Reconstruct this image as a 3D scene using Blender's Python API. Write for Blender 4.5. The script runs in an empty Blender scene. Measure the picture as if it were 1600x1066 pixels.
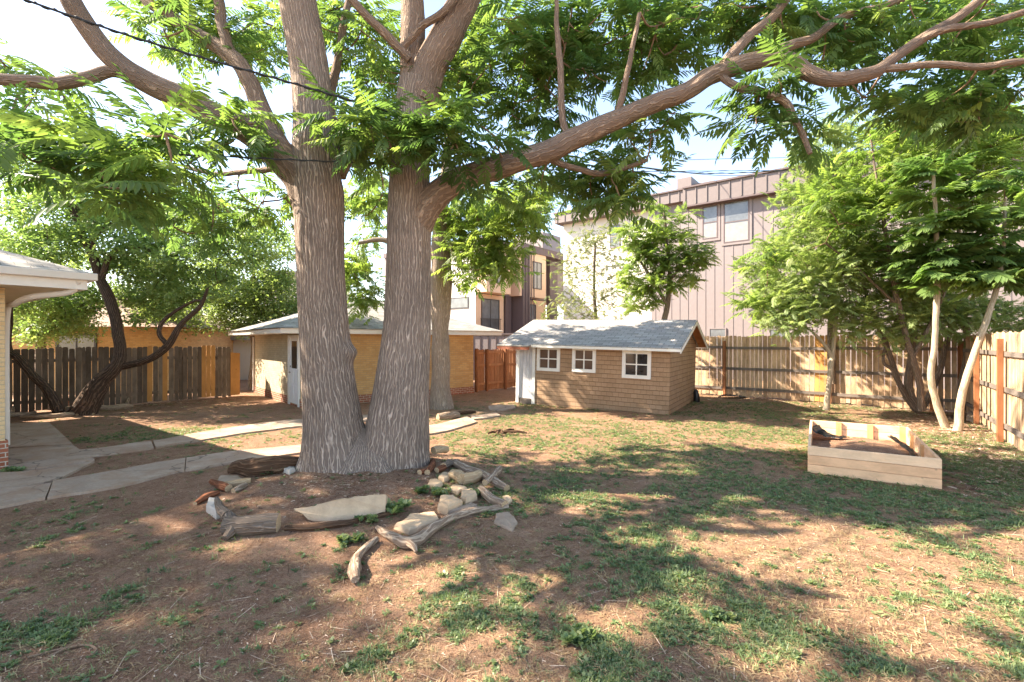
import bpy, math, random
import numpy as np
from mathutils import Vector, Matrix, noise
random.seed(7); rng = np.random.default_rng(7)
R = math.radians
SC = bpy.context.scene
COL = SC.collection

# ---------------------------------------------------------------- camera, sky, sun, exposure
H = 1.95; FP = 755.0
cam = bpy.data.cameras.new('camera'); co = bpy.data.objects.new('camera', cam); COL.objects.link(co)
co.location = (0, 0, H); co.rotation_euler = (R(90), 0, 0)
cam.sensor_width = 36; cam.lens = FP/1600*36; cam.clip_end = 2000; cam.clip_start = 0.05
SC.camera = co
SUN_EL = R(39); SUN_AZ = math.atan2(-0.98, 0.12)
sdir = Vector((math.sin(SUN_AZ)*math.cos(SUN_EL), math.cos(SUN_AZ)*math.cos(SUN_EL), math.sin(SUN_EL)))
w = bpy.data.worlds.new('World'); SC.world = w; w.use_nodes = True
nt = w.node_tree; bg = nt.nodes['Background']
sky = nt.nodes.new('ShaderNodeTexSky'); sky.sky_type = 'NISHITA'; sky.sun_disc = False
sky.sun_elevation = SUN_EL; sky.sun_rotation = SUN_AZ; sky.air_density = 1.0; sky.dust_density = 0.5; sky.ozone_density = 3.0
wb = nt.nodes.new('ShaderNodeMix'); wb.data_type = 'RGBA'; wb.blend_type = 'MULTIPLY'; wb.inputs[0].default_value = 1; wb.inputs[7].default_value = (1.19, 1.0, .86, 1)
nt.links.new(sky.outputs[0], wb.inputs[6]); nt.links.new(wb.outputs[2], bg.inputs[0]); bg.inputs[1].default_value = 0.13
sl = bpy.data.lights.new('sun', 'SUN'); sl.energy = 5.0; sl.angle = R(0.6); sl.color = (1.0, 0.88, 0.71)
so = bpy.data.objects.new('sun', sl); COL.objects.link(so); so.rotation_euler = sdir.to_track_quat('Z', 'Y').to_euler()
so.location = (-20, 5, 30)
SC.view_settings.view_transform = 'Standard'; SC.view_settings.look = 'None'; SC.view_settings.gamma = 1
SC.view_settings.exposure = 2.25
SC.render.engine = 'CYCLES'
SC.cycles.max_bounces = 7; SC.cycles.diffuse_bounces = 4; SC.cycles.transmission_bounces = 5; SC.cycles.transparent_max_bounces = 4

# ---------------------------------------------------------------- picture-to-place helpers (orientation of survey points)
def at(px, py, Y): return Vector(((px-800)/FP*Y, Y, H-(py-533)/FP*Y))
TREE = (-2.12, 7.0); DK = 1.0
def hgt(x, y):
    r2 = ((x-TREE[0])/1.9)**2 + ((y-TREE[1]+.1)/1.45)**2
    h = 0.2*math.exp(-r2)
    d = max(0.0, 1-abs(x)/25.0)
    h += d*(0.035*noise.noise(Vector((x*.45, y*.45, 3.1))) + 0.014*noise.noise(Vector((x*1.9, y*1.9, 7.7))))
    return h
def gt(px, py, up=0.0):
    z = 0.0
    for _ in range(8):
        Y = (H-z)*FP/(py-533); X = (px-800)/FP*Y; z = hgt(X, Y)
    return Vector((X, Y, z+up))
def gp(px, py, z=0.0):
    Y = (H-z)*FP/(py-533); return Vector(((px-800)/FP*Y, Y, z))
def onplane(M, px, py, yl=0.0):
    """where the sight line meets the plane y=yl of a frame M -> local (x, z)"""
    Mi = M.inverted(); o = Mi @ Vector((0, 0, H)); d = (Mi.to_3x3() @ Vector(((px-800)/FP, 1, -(py-533)/FP)))
    t = (yl-o.y)/d.y; p = o+d*t; return p.x, p.z

# ---------------------------------------------------------------- materials
def mat(name, rough=0.8, spec=0.3):
    m = bpy.data.materials.new(name); m.use_nodes = True
    b = m.node_tree.nodes['Principled BSDF']; b.inputs['Roughness'].default_value = rough
    b.inputs['Specular IOR Level'].default_value = spec
    return m, m.node_tree, b
def N(nt, t, **k):
    n = nt.nodes.new(t)
    for a, v in k.items():
        if a in n.inputs.keys() if isinstance(a, str) else False: n.inputs[a].default_value = v
        else: setattr(n, a, v)
    return n
def ramp(nt, src, stops, interp='LINEAR'):
    r = nt.nodes.new('ShaderNodeValToRGB'); r.color_ramp.interpolation = interp
    e = r.color_ramp.elements
    while len(e) < len(stops): e.new(0.5)
    for i, (p, c) in enumerate(stops):
        e[i].position = p; e[i].color = (c[0], c[1], c[2], 1) if isinstance(c, (tuple, list)) else (c, c, c, 1)
    nt.links.new(src, r.inputs[0]); return r.outputs[0]
def noi(nt, vec, scale, detail=5, rough=.6, dist=0.0):
    n = nt.nodes.new('ShaderNodeTexNoise'); n.inputs['Scale'].default_value = scale; n.inputs['Detail'].default_value = detail
    n.inputs['Roughness'].default_value = rough; n.inputs['Distortion'].default_value = dist
    if vec is not None: nt.links.new(vec, n.inputs['Vector'])
    return n.outputs['Fac']
def mapv(nt, vec, sc, loc=(0, 0, 0)):
    n = nt.nodes.new('ShaderNodeMapping'); n.inputs['Scale'].default_value = sc; n.inputs['Location'].default_value = loc
    nt.links.new(vec, n.inputs['Vector']); return n.outputs[0]
def mixc(nt, f, a, b, mode='MIX'):
    n = nt.nodes.new('ShaderNodeMix'); n.data_type = 'RGBA'; n.blend_type = mode
    for i, v in ((0, f), (6, a), (7, b)):
        if hasattr(v, 'default_value') or isinstance(v, bpy.types.NodeSocket): nt.links.new(v, n.inputs[i])
        else: n.inputs[i].default_value = v if i == 0 else (v[0], v[1], v[2], 1)
    return n.outputs[2]
def math_(nt, op, a, b=0.0):
    n = nt.nodes.new('ShaderNodeMath'); n.operation = op
    for i, v in ((0, a), (1, b)):
        if isinstance(v, bpy.types.NodeSocket): nt.links.new(v, n.inputs[i])
        else: n.inputs[i].default_value = v
    return n.outputs[0]
def attr(nt, name, out='Fac'):
    n = nt.nodes.new('ShaderNodeAttribute'); n.attribute_name = name; return n.outputs[out]
def bump(nt, b, h, strength=.5, dist=.02):
    n = nt.nodes.new('ShaderNodeBump'); n.inputs['Strength'].default_value = strength; n.inputs['Distance'].default_value = dist
    nt.links.new(h, n.inputs['Height']); nt.links.new(n.outputs[0], b.inputs['Normal'])
def uvo(nt): return nt.nodes.new('ShaderNodeTexCoord').outputs['UV']
def obo(nt): return nt.nodes.new('ShaderNodeTexCoord').outputs['Object']
MT = {}
def plain(name, c, rough=.7, spec=.3, var=.12, sc=6, bmp=.15, metal=0):
    m, t, b = mat(name, rough, spec); v = obo(t); n = noi(t, v, sc, 6, .65)
    c0 = tuple(x*(1-var) for x in c); c1 = tuple(min(1, x*(1+var)) for x in c)
    t.links.new(ramp(t, n, [(.3, c0), (.7, c1)]), b.inputs['Base Color']); b.inputs['Metallic'].default_value = metal
    if bmp: bump(t, b, noi(t, v, sc*8, 5, .7), bmp, .01)
    MT[name] = m; return m
def bark(name, dark, light, sc=1.0, ridge=True, bstr=.9):
    m, t, b = mat(name, .9, .15); v = attr(t, 'bk', 'Vector')
    d = t.nodes.new('ShaderNodeTexNoise'); d.inputs['Scale'].default_value = 5*sc; d.inputs['Detail'].default_value = 3
    t.links.new(mapv(t, v, (1, 1, .35)), d.inputs['Vector'])
    off = t.nodes.new('ShaderNodeVectorMath'); off.operation = 'MULTIPLY_ADD'; t.links.new(d.outputs['Color'], off.inputs[0])
    off.inputs[1].default_value = (.12/sc, .12/sc, .1/sc); t.links.new(v, off.inputs[2])
    an = t.nodes.new('ShaderNodeSeparateXYZ'); t.links.new(attr(t, 'ang', 'Vector'), an.inputs[0])
    th = math_(t, 'MULTIPLY', math_(t, 'ARCTAN2', an.outputs[1], an.outputs[0]), an.outputs[2])
    def ridges(scale, A, off_, lo, hi):
        q = noi(t, mapv(t, v, (1, 1, .42), (off_, off_*2, off_)), scale*sc, 2.5, .55)
        return ramp(t, math_(t, 'SINE', math_(t, 'ADD', th, math_(t, 'MULTIPLY', q, A))), [(lo, 0.0), (hi, 1.0)])
    brk = ramp(t, noi(t, mapv(t, v, (1, 1, .5)), 11*sc, 3, .6), [(.32, .15), (.55, 1.0)])
    e = math_(t, 'MULTIPLY', math_(t, 'MAXIMUM', ridges(6, 17, 0, .45, .98), math_(t, 'MULTIPLY', ridges(7, 21, 7.3, .6, 1.0), .75)), brk)
    n1 = noi(t, mapv(t, v, (1, 1, .3)), 26*sc, 8, .75); n2 = noi(t, v, 1.7, 4, .6)
    f = math_(t, 'ADD', math_(t, 'MULTIPLY', e, .52), math_(t, 'MULTIPLY', n1, .42))
    mid = tuple((a+c)/2 for a, c in zip(dark, light))
    c = ramp(t, f, [(.2, dark), (.5, mid), (.95, light)])
    c = mixc(t, .55, c, ramp(t, n2, [(.3, (.62, .6, .58)), (.7, (1.15, 1.1, 1.05))]), 'MULTIPLY')
    t.links.new(c, b.inputs['Base Color'])
    bump(t, b, math_(t, 'ADD', e if ridge else n1, math_(t, 'MULTIPLY', n1, .6)), bstr, .03)
    MT[name] = m; return m
def leafmat(name, cols, trans=.45, tcol=None, rough=.45):
    m, t, b = mat(name, rough, .35); a = attr(t, 'var'); n = noi(t, obo(t), 1.1, 2, .5)
    f = math_(t, 'ADD', math_(t, 'MULTIPLY', a, .75), math_(t, 'MULTIPLY', n, .3))
    c = ramp(t, f, [(i/(len(cols)-1)*.8+.1, k) for i, k in enumerate(cols)])
    t.links.new(c, b.inputs['Base Color'])
    tr = t.nodes.new('ShaderNodeBsdfTranslucent')
    t.links.new(mixc(t, 1.0, c, tcol or (1.6, 1.7, .9), 'MULTIPLY'), tr.inputs[0])
    mx = t.nodes.new('ShaderNodeMixShader'); mx.inputs[0].default_value = trans
    t.links.new(b.outputs[0], mx.inputs[1]); t.links.new(tr.outputs[0], mx.inputs[2])
    t.links.new(mx.outputs[0], t.nodes['Material Output'].inputs['Surface']); MT[name] = m; return m
def wood(name, cols, horiz=False, stain=.4, rough=.8, sc=1.0):
    m, t, b = mat(name, rough, .2); v = uvo(t); s = (3, 60, 1) if horiz else (60, 3, 1)
    s = tuple(x*sc for x in s)
    a = attr(t, 'var'); ad = t.nodes.new('ShaderNodeVectorMath'); ad.operation = 'MULTIPLY_ADD'
    cmb = t.nodes.new('ShaderNodeCombineXYZ'); t.links.new(a, cmb.inputs[0]); t.links.new(a, cmb.inputs[1]); t.links.new(a, cmb.inputs[2])
    t.links.new(cmb.outputs[0], ad.inputs[0]); ad.inputs[1].default_value = (37, 53, 29); t.links.new(v, ad.inputs[2])
    vv = ad.outputs[0]
    g = noi(t, mapv(t, vv, s), 1, 5, .65, .4); st = noi(t, mapv(t, vv, (2.2, 1.0, 1) if not horiz else (1, 2.2, 1)), 2.2, 5, .7)
    k = t.nodes.new('ShaderNodeTexVoronoi'); k.inputs['Scale'].default_value = 3.2; t.links.new(mapv(t, vv, (1.3, 1, 1)), k.inputs['Vector'])
    kn = ramp(t, k.outputs['Distance'], [(.03, .35), (.09, 1.0)])
    f = math_(t, 'ADD', math_(t, 'MULTIPLY', a, .55), math_(t, 'MULTIPLY', g, .5))
    c = ramp(t, f, [(i/(len(cols)-1)*.8+.1, q) for i, q in enumerate(cols)])
    c = mixc(t, stain, c, ramp(t, st, [(.32, (.45, .4, .36)), (.62, (1.2, 1.15, 1.1))]), 'MULTIPLY')
    c = mixc(t, .6, c, kn, 'MULTIPLY')
    t.links.new(c, b.inputs['Base Color']); bump(t, b, g, .35, .008); MT[name] = m; return m
def brick(name, c1, c2, mortar, bw=.2, bh=.068, ms=.008, bs=.4, off=.5, dirt=.35, rows=0):
    m, t, b = mat(name, .85, .2); v = uvo(t)
    n = t.nodes.new('ShaderNodeTexBrick'); n.inputs['Scale'].default_value = 1; n.inputs['Brick Width'].default_value = bw
    n.inputs['Row Height'].default_value = bh; n.inputs['Mortar Size'].default_value = ms; n.inputs['Mortar Smooth'].default_value = .3
    n.inputs['Bias'].default_value = 0; n.offset = off
    for i, c in zip((1, 2, 3), (c1, c2, mortar)): n.inputs[i].default_value = (*c, 1)
    t.links.new(v, n.inputs['Vector'])
    c = mixc(t, dirt, n.outputs['Color'], ramp(t, noi(t, v, 1.6, 7, .7), [(.3, (.55, .5, .47)), (.68, (1.2, 1.18, 1.15))]), 'MULTIPLY')
    c = mixc(t, .3, c, ramp(t, noi(t, v, 40, 4, .6), [(.3, .6), (.7, 1.2)]), 'MULTIPLY')
    t.links.new(c, b.inputs['Base Color'])
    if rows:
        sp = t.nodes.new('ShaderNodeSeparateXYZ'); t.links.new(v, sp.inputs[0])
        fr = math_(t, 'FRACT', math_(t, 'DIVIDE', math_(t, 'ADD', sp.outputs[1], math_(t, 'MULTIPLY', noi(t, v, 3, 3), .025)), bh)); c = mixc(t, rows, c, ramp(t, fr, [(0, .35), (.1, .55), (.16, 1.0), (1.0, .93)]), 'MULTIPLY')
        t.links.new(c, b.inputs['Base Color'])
    h = math_(t, 'SUBTRACT', math_(t, 'MULTIPLY', noi(t, v, 60, 4), .25), n.outputs['Fac']); bump(t, b, h, bs, .012)
    MT[name] = m; return m

bark('bark_big', (.20, .152, .124), (.78, .62, .505), 1.0); bark('bark_limb', (.21, .15, .115), (.50, .37, .28), 1.3)
bark('bark_dark', (.065, .045, .034), (.28, .185, .13), 1.0); bark('bark_pale', (.34, .28, .2), (.55, .47, .36), 1.4, False, .3)
bark('bark_grey', (.17, .13, .10), (.46, .35, .27), 1.2); bark('bark_twig', (.2, .13, .085), (.36, .25, .17), 2, False, .3)
bark('driftwood', (.27, .19, .135), (.66, .52, .39), 1.3, False, .7); bark('bark_red', (.16, .06, .03), (.42, .17, .09), 1.5, False, .6)
bark('bark_brown', (.09, .05, .03), (.30, .18, .11), .9)
bark('bark_tan', (.27, .21, .165), (.66, .53, .43), 1.1); bark('cutwood', (.42, .29, .17), (.62, .47, .3), 2.0, False, .2)
leafmat('leaf_big', [(.05, .09, .035), (.085, .145, .05), (.14, .2, .06), (.22, .27, .085)], .55)
leafmat('leaf_bright', [(.10, .16, .045), (.16, .22, .06), (.25, .30, .09)], .55)
leafmat('leaf_parasol', [(.08, .14, .05), (.13, .205, .065), (.2, .27, .085)], .5)
leafmat('leaf_small', [(.11, .18, .07), (.18, .26, .095), (.28, .33, .13)], .45)
leafmat('leaf_lime', [(.14, .19, .075), (.21, .27, .10), (.32, .36, .15)], .45)
leafmat('leaf_pale', [(.10, .13, .06), (.17, .19, .09), (.27, .26, .14)], .4)
leafmat('leaf_weed', [(.08, .13, .06), (.16, .22, .095), (.27, .30, .14)], .35)
leafmat('straw', [(.22, .14, .07), (.36, .25, .13), (.5, .38, .21)], .2, (1.2, 1.1, .8), .8)
leafmat('litter', [(.045, .022, .014), (.26, .15, .09), (.78, .6, .44)], .1, (1.1, .9, .7), .85)
wood('fence_dark', [(.09, .065, .048), (.15, .11, .08), (.23, .175, .13)], stain=.6)
wood('fence_orange', [(.46, .22, .07), (.58, .3, .10)], stain=.3)
wood('fence_tan', [(.38, .25, .155), (.48, .34, .22), (.58, .43, .29)], stain=.75)
wood('fence_red', [(.35, .16, .08), (.45, .23, .12)], stain=.4)
wood('rail_grey', [(.13, .11, .10), (.24, .2, .17)], True, .5)
wood('post_brown', [(.22, .09, .04), (.3, .13, .06)], stain=.5)
wood('bed_cedar', [(.78, .45, .25), (.84, .54, .32), (.88, .62, .40)], True, .38, sc=.6)
wood('bed_cleat', [(.55, .3, .13), (.66, .4, .2)], stain=.2)
wood('white_paint', [(.66, .64, .62), (.78, .76, .74)], stain=.25); wood('fascia', [(.6, .55, .5), (.7, .66, .6)], True, .25)
wood('gable_wood', [(.38, .15, .05), (.5, .22, .09)], stain=.4)
brick('garage_brick', (.52, .31, .13), (.62, .4, .18), (.40, .29, .18), ms=.006)
brick('garage_shaded_brick', (.45, .37, .25), (.52, .43, .3), (.36, .31, .23), ms=.006)  # garage brick again, the end wall's shaded tone put into the colour
brick('house_brick', (.66, .47, .25), (.72, .55, .32), (.5, .4, .27)); brick('red_brick', (.26, .09, .05), (.36, .13, .075), (.5, .43, .35), dirt=.3)
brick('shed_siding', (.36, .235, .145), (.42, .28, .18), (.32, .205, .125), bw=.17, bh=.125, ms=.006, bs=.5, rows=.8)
brick('roof_shingle', (.27, .25, .235), (.42, .395, .37), (.14, .13, .12), bw=.3, bh=.13, ms=.008, bs=.6)
brick('roof_old', (.28, .26, .24), (.41, .385, .35), (.18, .165, .15), bw=.3, bh=.13, ms=.006, bs=.5)
brick('roof_brown', (.30, .2, .16), (.4, .28, .22), (.16, .11, .09), bw=.3, bh=.13, ms=.006)
plain('parapet_mauve', (.17, .14, .135), .6, var=.06, bmp=0); plain('mauve', (.215, .18, .175), .6, var=.05, bmp=0); plain('mauve_dark', (.115, .085, .085), .6, var=.05, bmp=0)
plain('stucco_white', (.62, .58, .52), .9, var=.05, sc=2); plain('stucco_beige', (.66, .47, .33), .9, var=.06, sc=2)
plain('trim_white', (.76, .74, .71), .5, var=.05); plain('gutter', (.66, .62, .58), .4, .5, .05, bmp=0)
plain('soffit', (.62, .54, .42), .7, var=.06); plain('metal_dark', (.05, .045, .045), .5, .5)
plain('door_white', (.78, .78, .8), .45, .5, .04, bmp=.05); plain('door_grey', (.56, .55, .58), .6, .4, .07)
plain('cable_black', (.02, .02, .022), .5, .4); plain('cable_grey', (.18, .18, .19), .5); plain('sandstone', (.52, .37, .235), .9, .2, .2, 5, .7)
plain('stone_grey', (.34, .25, .18), .9, .2, .2, 7, .6); plain('stone_white', (.52, .46, .4), .8, .3, .1, 9, .4); plain('black_plastic', (.012, .012, .014), .35, .5, bmp=.3)
plain('knob', (.35, .33, .32), .3, .6, metal=.8); plain('curtain', (.27, .26, .25), .9); plain('red_fascia', (.28, .1, .06), .6, var=.2)
def glassm(name, c, rough=.08):
    m, t, b = mat(name, rough, .8); t.links.new(ramp(t, noi(t, obo(t), 1.5, 3), [(.35, tuple(x*.6 for x in c)), (.65, c)]), b.inputs['Base Color']); MT[name] = m
glassm('glass_dark', (.03, .03, .032)); glassm('glass_grey', (.16, .17, .18), .15); glassm('glass_brown', (.13, .08, .06))
# soil
def groundmat():
    m, t, b = mat('soil', .95, .1); v = obo(t)
    big = noi(t, v, .5, 5, .6); mid = noi(t, v, 3.2, 7, .7, .3); fine = noi(t, v, 28, 6, .75); ff = noi(t, v, 110, 3, .7)
    f = math_(t, 'ADD', math_(t, 'MULTIPLY', mid, .38), math_(t, 'ADD', math_(t, 'MULTIPLY', fine, .46), math_(t, 'MULTIPLY', big, .2)))
    c = ramp(t, f, [(.36, (.19, .10, .064)), (.5, (.41, .235, .15)), (.62, (.55, .35, .235)), (.76, (.68, .48, .345))])
    st = t.nodes.new('ShaderNodeTexVoronoi'); st.inputs['Scale'].default_value = 45; t.links.new(v, st.inputs['Vector'])
    ch = ramp(t, st.outputs['Distance'], [(.1, 1.0), (.22, 0.0)]); pick = ramp(t, noi(t, v, 19, 2), [(.55, 0.0), (.62, 1.0)])
    c = mixc(t, math_(t, 'MULTIPLY', ch, math_(t, 'MULTIPLY', pick, .7)), c, (.5, .38, .28))
    c = mixc(t, .75, c, ramp(t, ff, [(.36, (.5, .47, .45)), (.5, (.95, .95, .95)), (.64, (1.45, 1.4, 1.35))]), 'MULTIPLY')
    dry = attr(t, 'dry'); gr = attr(t, 'green')
    dm = math_(t, 'MULTIPLY', dry, ramp(t, noi(t, mapv(t, v, (1, 2.2, 1)), 9, 7, .8, .8), [(.42, 0.0), (.64, .7)]))
    c = mixc(t, dm, c, ramp(t, fine, [(.3, (.3, .2, .1)), (.7, (.5, .38, .21))]))
    gm = math_(t, 'MULTIPLY', gr, ramp(t, noi(t, v, 9, 8, .85, .5), [(.42, 0.0), (.6, .6)]))
    c = mixc(t, gm, c, ramp(t, noi(t, v, 60, 4), [(.3, (.09, .10, .05)), (.7, (.2, .2, .11))]))
    t.links.new(c, b.inputs['Base Color'])
    bump(t, b, math_(t, 'ADD', math_(t, 'ADD', mid, fine), math_(t, 'MULTIPLY', ff, .8)), 1.0, .06); MT['soil'] = m
groundmat()
def concretem():
    m, t, b = mat('concrete', .9, .2); v = obo(t)
    c = ramp(t, math_(t, 'ADD', math_(t, 'MULTIPLY', noi(t, v, 1.3, 6, .7), .6), math_(t, 'MULTIPLY', noi(t, v, 30, 6, .7), .4)),
             [(.3, (.24, .17, .125)), (.5, (.38, .285, .215)), (.7, (.5, .39, .30))])
    cr = t.nodes.new('ShaderNodeTexVoronoi'); cr.feature = 'DISTANCE_TO_EDGE'; cr.inputs['Scale'].default_value = .8
    dn = t.nodes.new('ShaderNodeTexNoise'); dn.inputs['Scale'].default_value = 3; t.links.new(v, dn.inputs['Vector'])
    ad = t.nodes.new('ShaderNodeVectorMath'); ad.operation = 'MULTIPLY_ADD'; t.links.new(dn.outputs['Color'], ad.inputs[0]); ad.inputs[1].default_value = (.3, .3, .3); t.links.new(v, ad.inputs[2]); t.links.new(ad.outputs[0], cr.inputs['Vector'])
    ck = ramp(t, cr.outputs['Distance'], [(.004, .35), (.012, 1.0)])
    c = mixc(t, .8, c, ck, 'MULTIPLY'); c = mixc(t, ramp(t, noi(t, v, 1.9, 8, .75, .4), [(.47, 0.0), (.6, .85)]), c, (.33, .215, .145)); t.links.new(c, b.inputs['Base Color']); bump(t, b, noi(t, v, 50, 6, .7), .5, .015); MT['concrete'] = m
concretem()

# ---------------------------------------------------------------- object helpers
def tag(o, label=None, cat=None, group=None, kind=None):
    for k, v in (('label', label), ('category', cat), ('group', group), ('kind', kind)):
        if v: o[k] = v
    return o
def empty(name, M, label, cat, group=None):
    o = bpy.data.objects.new(name, None); COL.objects.link(o); o.empty_display_size = .2
    o.matrix_world = M if isinstance(M, Matrix) else Matrix.Translation(M)
    return tag(o, label, cat, group)
def link(name, me, mats, parent=None, smooth=False):
    for m in mats: me.materials.append(MT[m])
    if smooth: me.polygons.foreach_set('use_smooth', [True]*len(me.polygons))
    o = bpy.data.objects.new(name, me); COL.objects.link(o)
    if parent is not None: o.parent = parent
    return o
class MB:
    """flat-sided parts; metre-scale UVs, one random value per piece"""
    def __init__(s): s.v = []; s.f = []; s.m = []; s.r = []
    def poly(s, pts, m=0, r=None):
        i = len(s.v); s.v += [Vector(p) for p in pts]; s.f.append(list(range(i, i+len(pts)))); s.m.append(m); s.r.append(random.random() if r is None else r)
    def hexa(s, p, m=0, r=None):   # 8 pts: bottom ccw 0-3, top 4-7
        r = random.random() if r is None else r; i = len(s.v); s.v += [Vector(q) for q in p]
        for f in ((3, 2, 1, 0), (4, 5, 6, 7), (0, 1, 5, 4), (1, 2, 6, 5), (2, 3, 7, 6), (3, 0, 4, 7)):
            s.f.append([i+k for k in f]); s.m.append(m); s.r.append(r)
    def box(s, a, b, m=0, r=None):
        (x0, y0, z0), (x1, y1, z1) = a, b
        s.hexa([(x0, y0, z0), (x1, y0, z0), (x1, y1, z0), (x0, y1, z0), (x0, y0, z1), (x1, y0, z1), (x1, y1, z1), (x0, y1, z1)], m, r)
    def prism(s, pts2, M, t, m=0, r=None):   # outline in local xz, extruded along y by t
        r = random.random() if r is None else r; i = len(s.v); n = len(pts2)
        for y in (0, t):
            for x, z in pts2: s.v.append(M @ Vector((x, y, z)))
        s.f.append([i+k for k in range(n)]); s.f.append([i+n+k for k in reversed(range(n))])
        for k in range(n): s.f.append([i+(k+1) % n, i+k, i+n+k, i+n+(k+1) % n])
        s.m += [m]*(n+2); s.r += [r]*(n+2)
    def build(s, name, mats, parent=None, bevel=0):
        me = bpy.data.meshes.new(name); me.from_pydata(s.v, [], s.f); me.polygons.foreach_set('material_index', s.m)
        a = me.attributes.new('var', 'FLOAT', 'FACE'); a.data.foreach_set('value', s.r)
        uv = me.uv_layers.new(name='UVMap'); me.update()
        for p in me.polygons:
            n = p.normal; u = Vector((0, 0, 1)).cross(n)
            if u.length < .05: u = Vector((1, 0, 0)); v = Vector((0, 1, 0))
            else: u.normalize(); v = n.cross(u)
            for li in p.loop_indices:
                q = me.vertices[me.loops[li].vertex_index].co; uv.data[li].uv = (q.dot(u), q.dot(v))
        o = link(name, me, mats if isinstance(mats, (list, tuple)) else [mats], parent)
        if bevel:
            b = o.modifiers.new('b', 'BEVEL'); b.width = bevel; b.segments = 2; b.limit_method = 'ANGLE'
        return o
def frame(P, ang, tilt=0): return Matrix.Translation(P) @ Matrix.Rotation(ang, 4, 'Z') @ Matrix.Rotation(tilt, 4, 'Y')

def catmull(P, n):
    P = [Vector(p) for p in P]; Q = [P[0]*2-P[1]]+P+[P[-1]*2-P[-2]]; out = []
    for i in range(1, len(Q)-2):
        for k in range(n):
            t = k/n; a, b, c, d = Q[i-1], Q[i], Q[i+1], Q[i+2]
            out.append(.5*((2*b)+(c-a)*t+(2*a-5*b+4*c-d)*t*t+(3*b-a-3*c+d)*t**3))
    out.append(P[-1]); return out
def lerpl(L, n):
    out = []
    for i in range(len(L)-1):
        for k in range(n): out.append(L[i]+(L[i+1]-L[i])*k/n)
    return out+[L[-1]]
class TM:
    """round limbs: swept rings with a straightened bark coordinate"""
    def __init__(s): s.v = []; s.f = []; s.b = []; s.m = []; s.a = []
    def tube(s, P, rad, seg=12, n=6, rough=0.0, rs=3.0, mod=None, cap=0, capm=1, wob=0.0):
        NR = max(4, round(2*math.pi*sum(rad)/len(rad)/.05)); P = catmull(P, n); rad = lerpl(list(rad), n); L = 0; i0 = len(s.v); off = random.random()*50
        T = [(P[min(i+1, len(P)-1)]-P[max(i-1, 0)]).normalized() for i in range(len(P))]
        X = Vector((1, 0, 0)) if abs(T[0].x) < .8 else Vector((0, 1, 0)); X = (X-T[0]*X.dot(T[0])).normalized()
        for i, (p, t, r) in enumerate(zip(P, T, rad)):
            if i: L += (p-P[i-1]).length
            X = (X-t*X.dot(t)).normalized(); Y = t.cross(X)
            if wob: p = p+Vector((noise.noise(Vector((L*3, off, 0))), noise.noise(Vector((L*3, off, 5))), noise.noise(Vector((L*3, off, 9)))))*wob
            for k in range(seg):
                a = 2*math.pi*k/seg; ca, sa = math.cos(a), math.sin(a); rr = r
                if rough: rr *= 1+rough*noise.noise(Vector((ca*rs*r*3+off, sa*rs*r*3, L*rs*.6)))
                if mod: rr = mod(a, L, rr, X*ca+Y*sa)
                s.v.append(p+(X*ca+Y*sa)*rr); s.b.append((ca*r+off, sa*r, L)); s.a.append((ca, sa, NR))
        m = len(P)
        for i in range(m-1):
            for k in range(seg):
                a = i0+i*seg+k; b = i0+i*seg+(k+1) % seg; s.f.append((a, b, b+seg, a+seg)); s.m.append(0)
        for e, on in ((0, cap & 1), (m-1, cap & 2)):
            c = len(s.v); ring = [i0+e*seg+k for k in range(seg)]
            for q in ring: s.v.append(s.v[q].copy()); s.b.append(tuple(x*.5 for x in s.b[q])); s.a.append(s.a[q])
            f = list(range(c, c+seg)); s.f.append(f[::-1] if e == 0 else f); s.m.append(capm if on else 0)
    def build(s, name, mats, parent=None):
        me = bpy.data.meshes.new(name); me.from_pydata(s.v, [], s.f)
        a = me.attributes.new('bk', 'FLOAT_VECTOR', 'POINT'); a.data.foreach_set('vector', np.array(s.b, dtype=np.float32).ravel())
        me.attributes.new('ang', 'FLOAT_VECTOR', 'POINT').data.foreach_set('vector', np.array(s.a, dtype=np.float32).ravel())
        mats = mats if isinstance(mats, (list, tuple)) else [mats]
        me.polygons.foreach_set('material_index', [min(x, len(mats)-1) for x in s.m])
        return link(name, me, mats, parent, True)

def quads_mesh(name, V, F, var, mat_, parent=None, smooth=True):
    me = bpy.data.meshes.new(name); nf = len(F); me.vertices.add(len(V)); me.vertices.foreach_set('co', V.astype(np.float32).ravel())
    me.loops.add(nf*4); me.loops.foreach_set('vertex_index', F.astype(np.int32).ravel()); me.polygons.add(nf)
    me.polygons.foreach_set('loop_start', np.arange(0, nf*4, 4, dtype=np.int32)); me.update(calc_edges=True)
    a = me.attributes.new('var', 'FLOAT', 'POINT'); a.data.foreach_set('value', var.astype(np.float32))
    me.validate(); return link(name, me, [mat_], parent, False)
def bake(temps, X, Z, pos, scale, var):
    """many copies of leaf templates -> arrays. X: pointing direction, Z: rough up"""
    X = X/np.linalg.norm(X, axis=1, keepdims=True); Y = np.cross(Z, X); Y /= np.linalg.norm(Y, axis=1, keepdims=True)+1e-9; Zn = np.cross(X, Y)
    which = rng.integers(0, len(temps), len(X)); VV, FF, AA = [], [], []; base = 0
    for k, (tv, tf) in enumerate(temps):
        I = np.where(which == k)[0]
        if not len(I): continue
        M = np.stack([X[I], Y[I], Zn[I]], axis=2)*scale[I, None, None]
        P = np.einsum('nij,vj->nvi', M, tv)+pos[I, None, :]; n = len(tv)
        VV.append(P.reshape(-1, 3)); FF.append((tf[None]+(np.arange(len(I))*n)[:, None, None]+base).reshape(-1, 4))
        AA.append(np.repeat(var[I], n)); base += len(I)*n
    return np.concatenate(VV), np.concatenate(FF), np.concatenate(AA)
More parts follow.
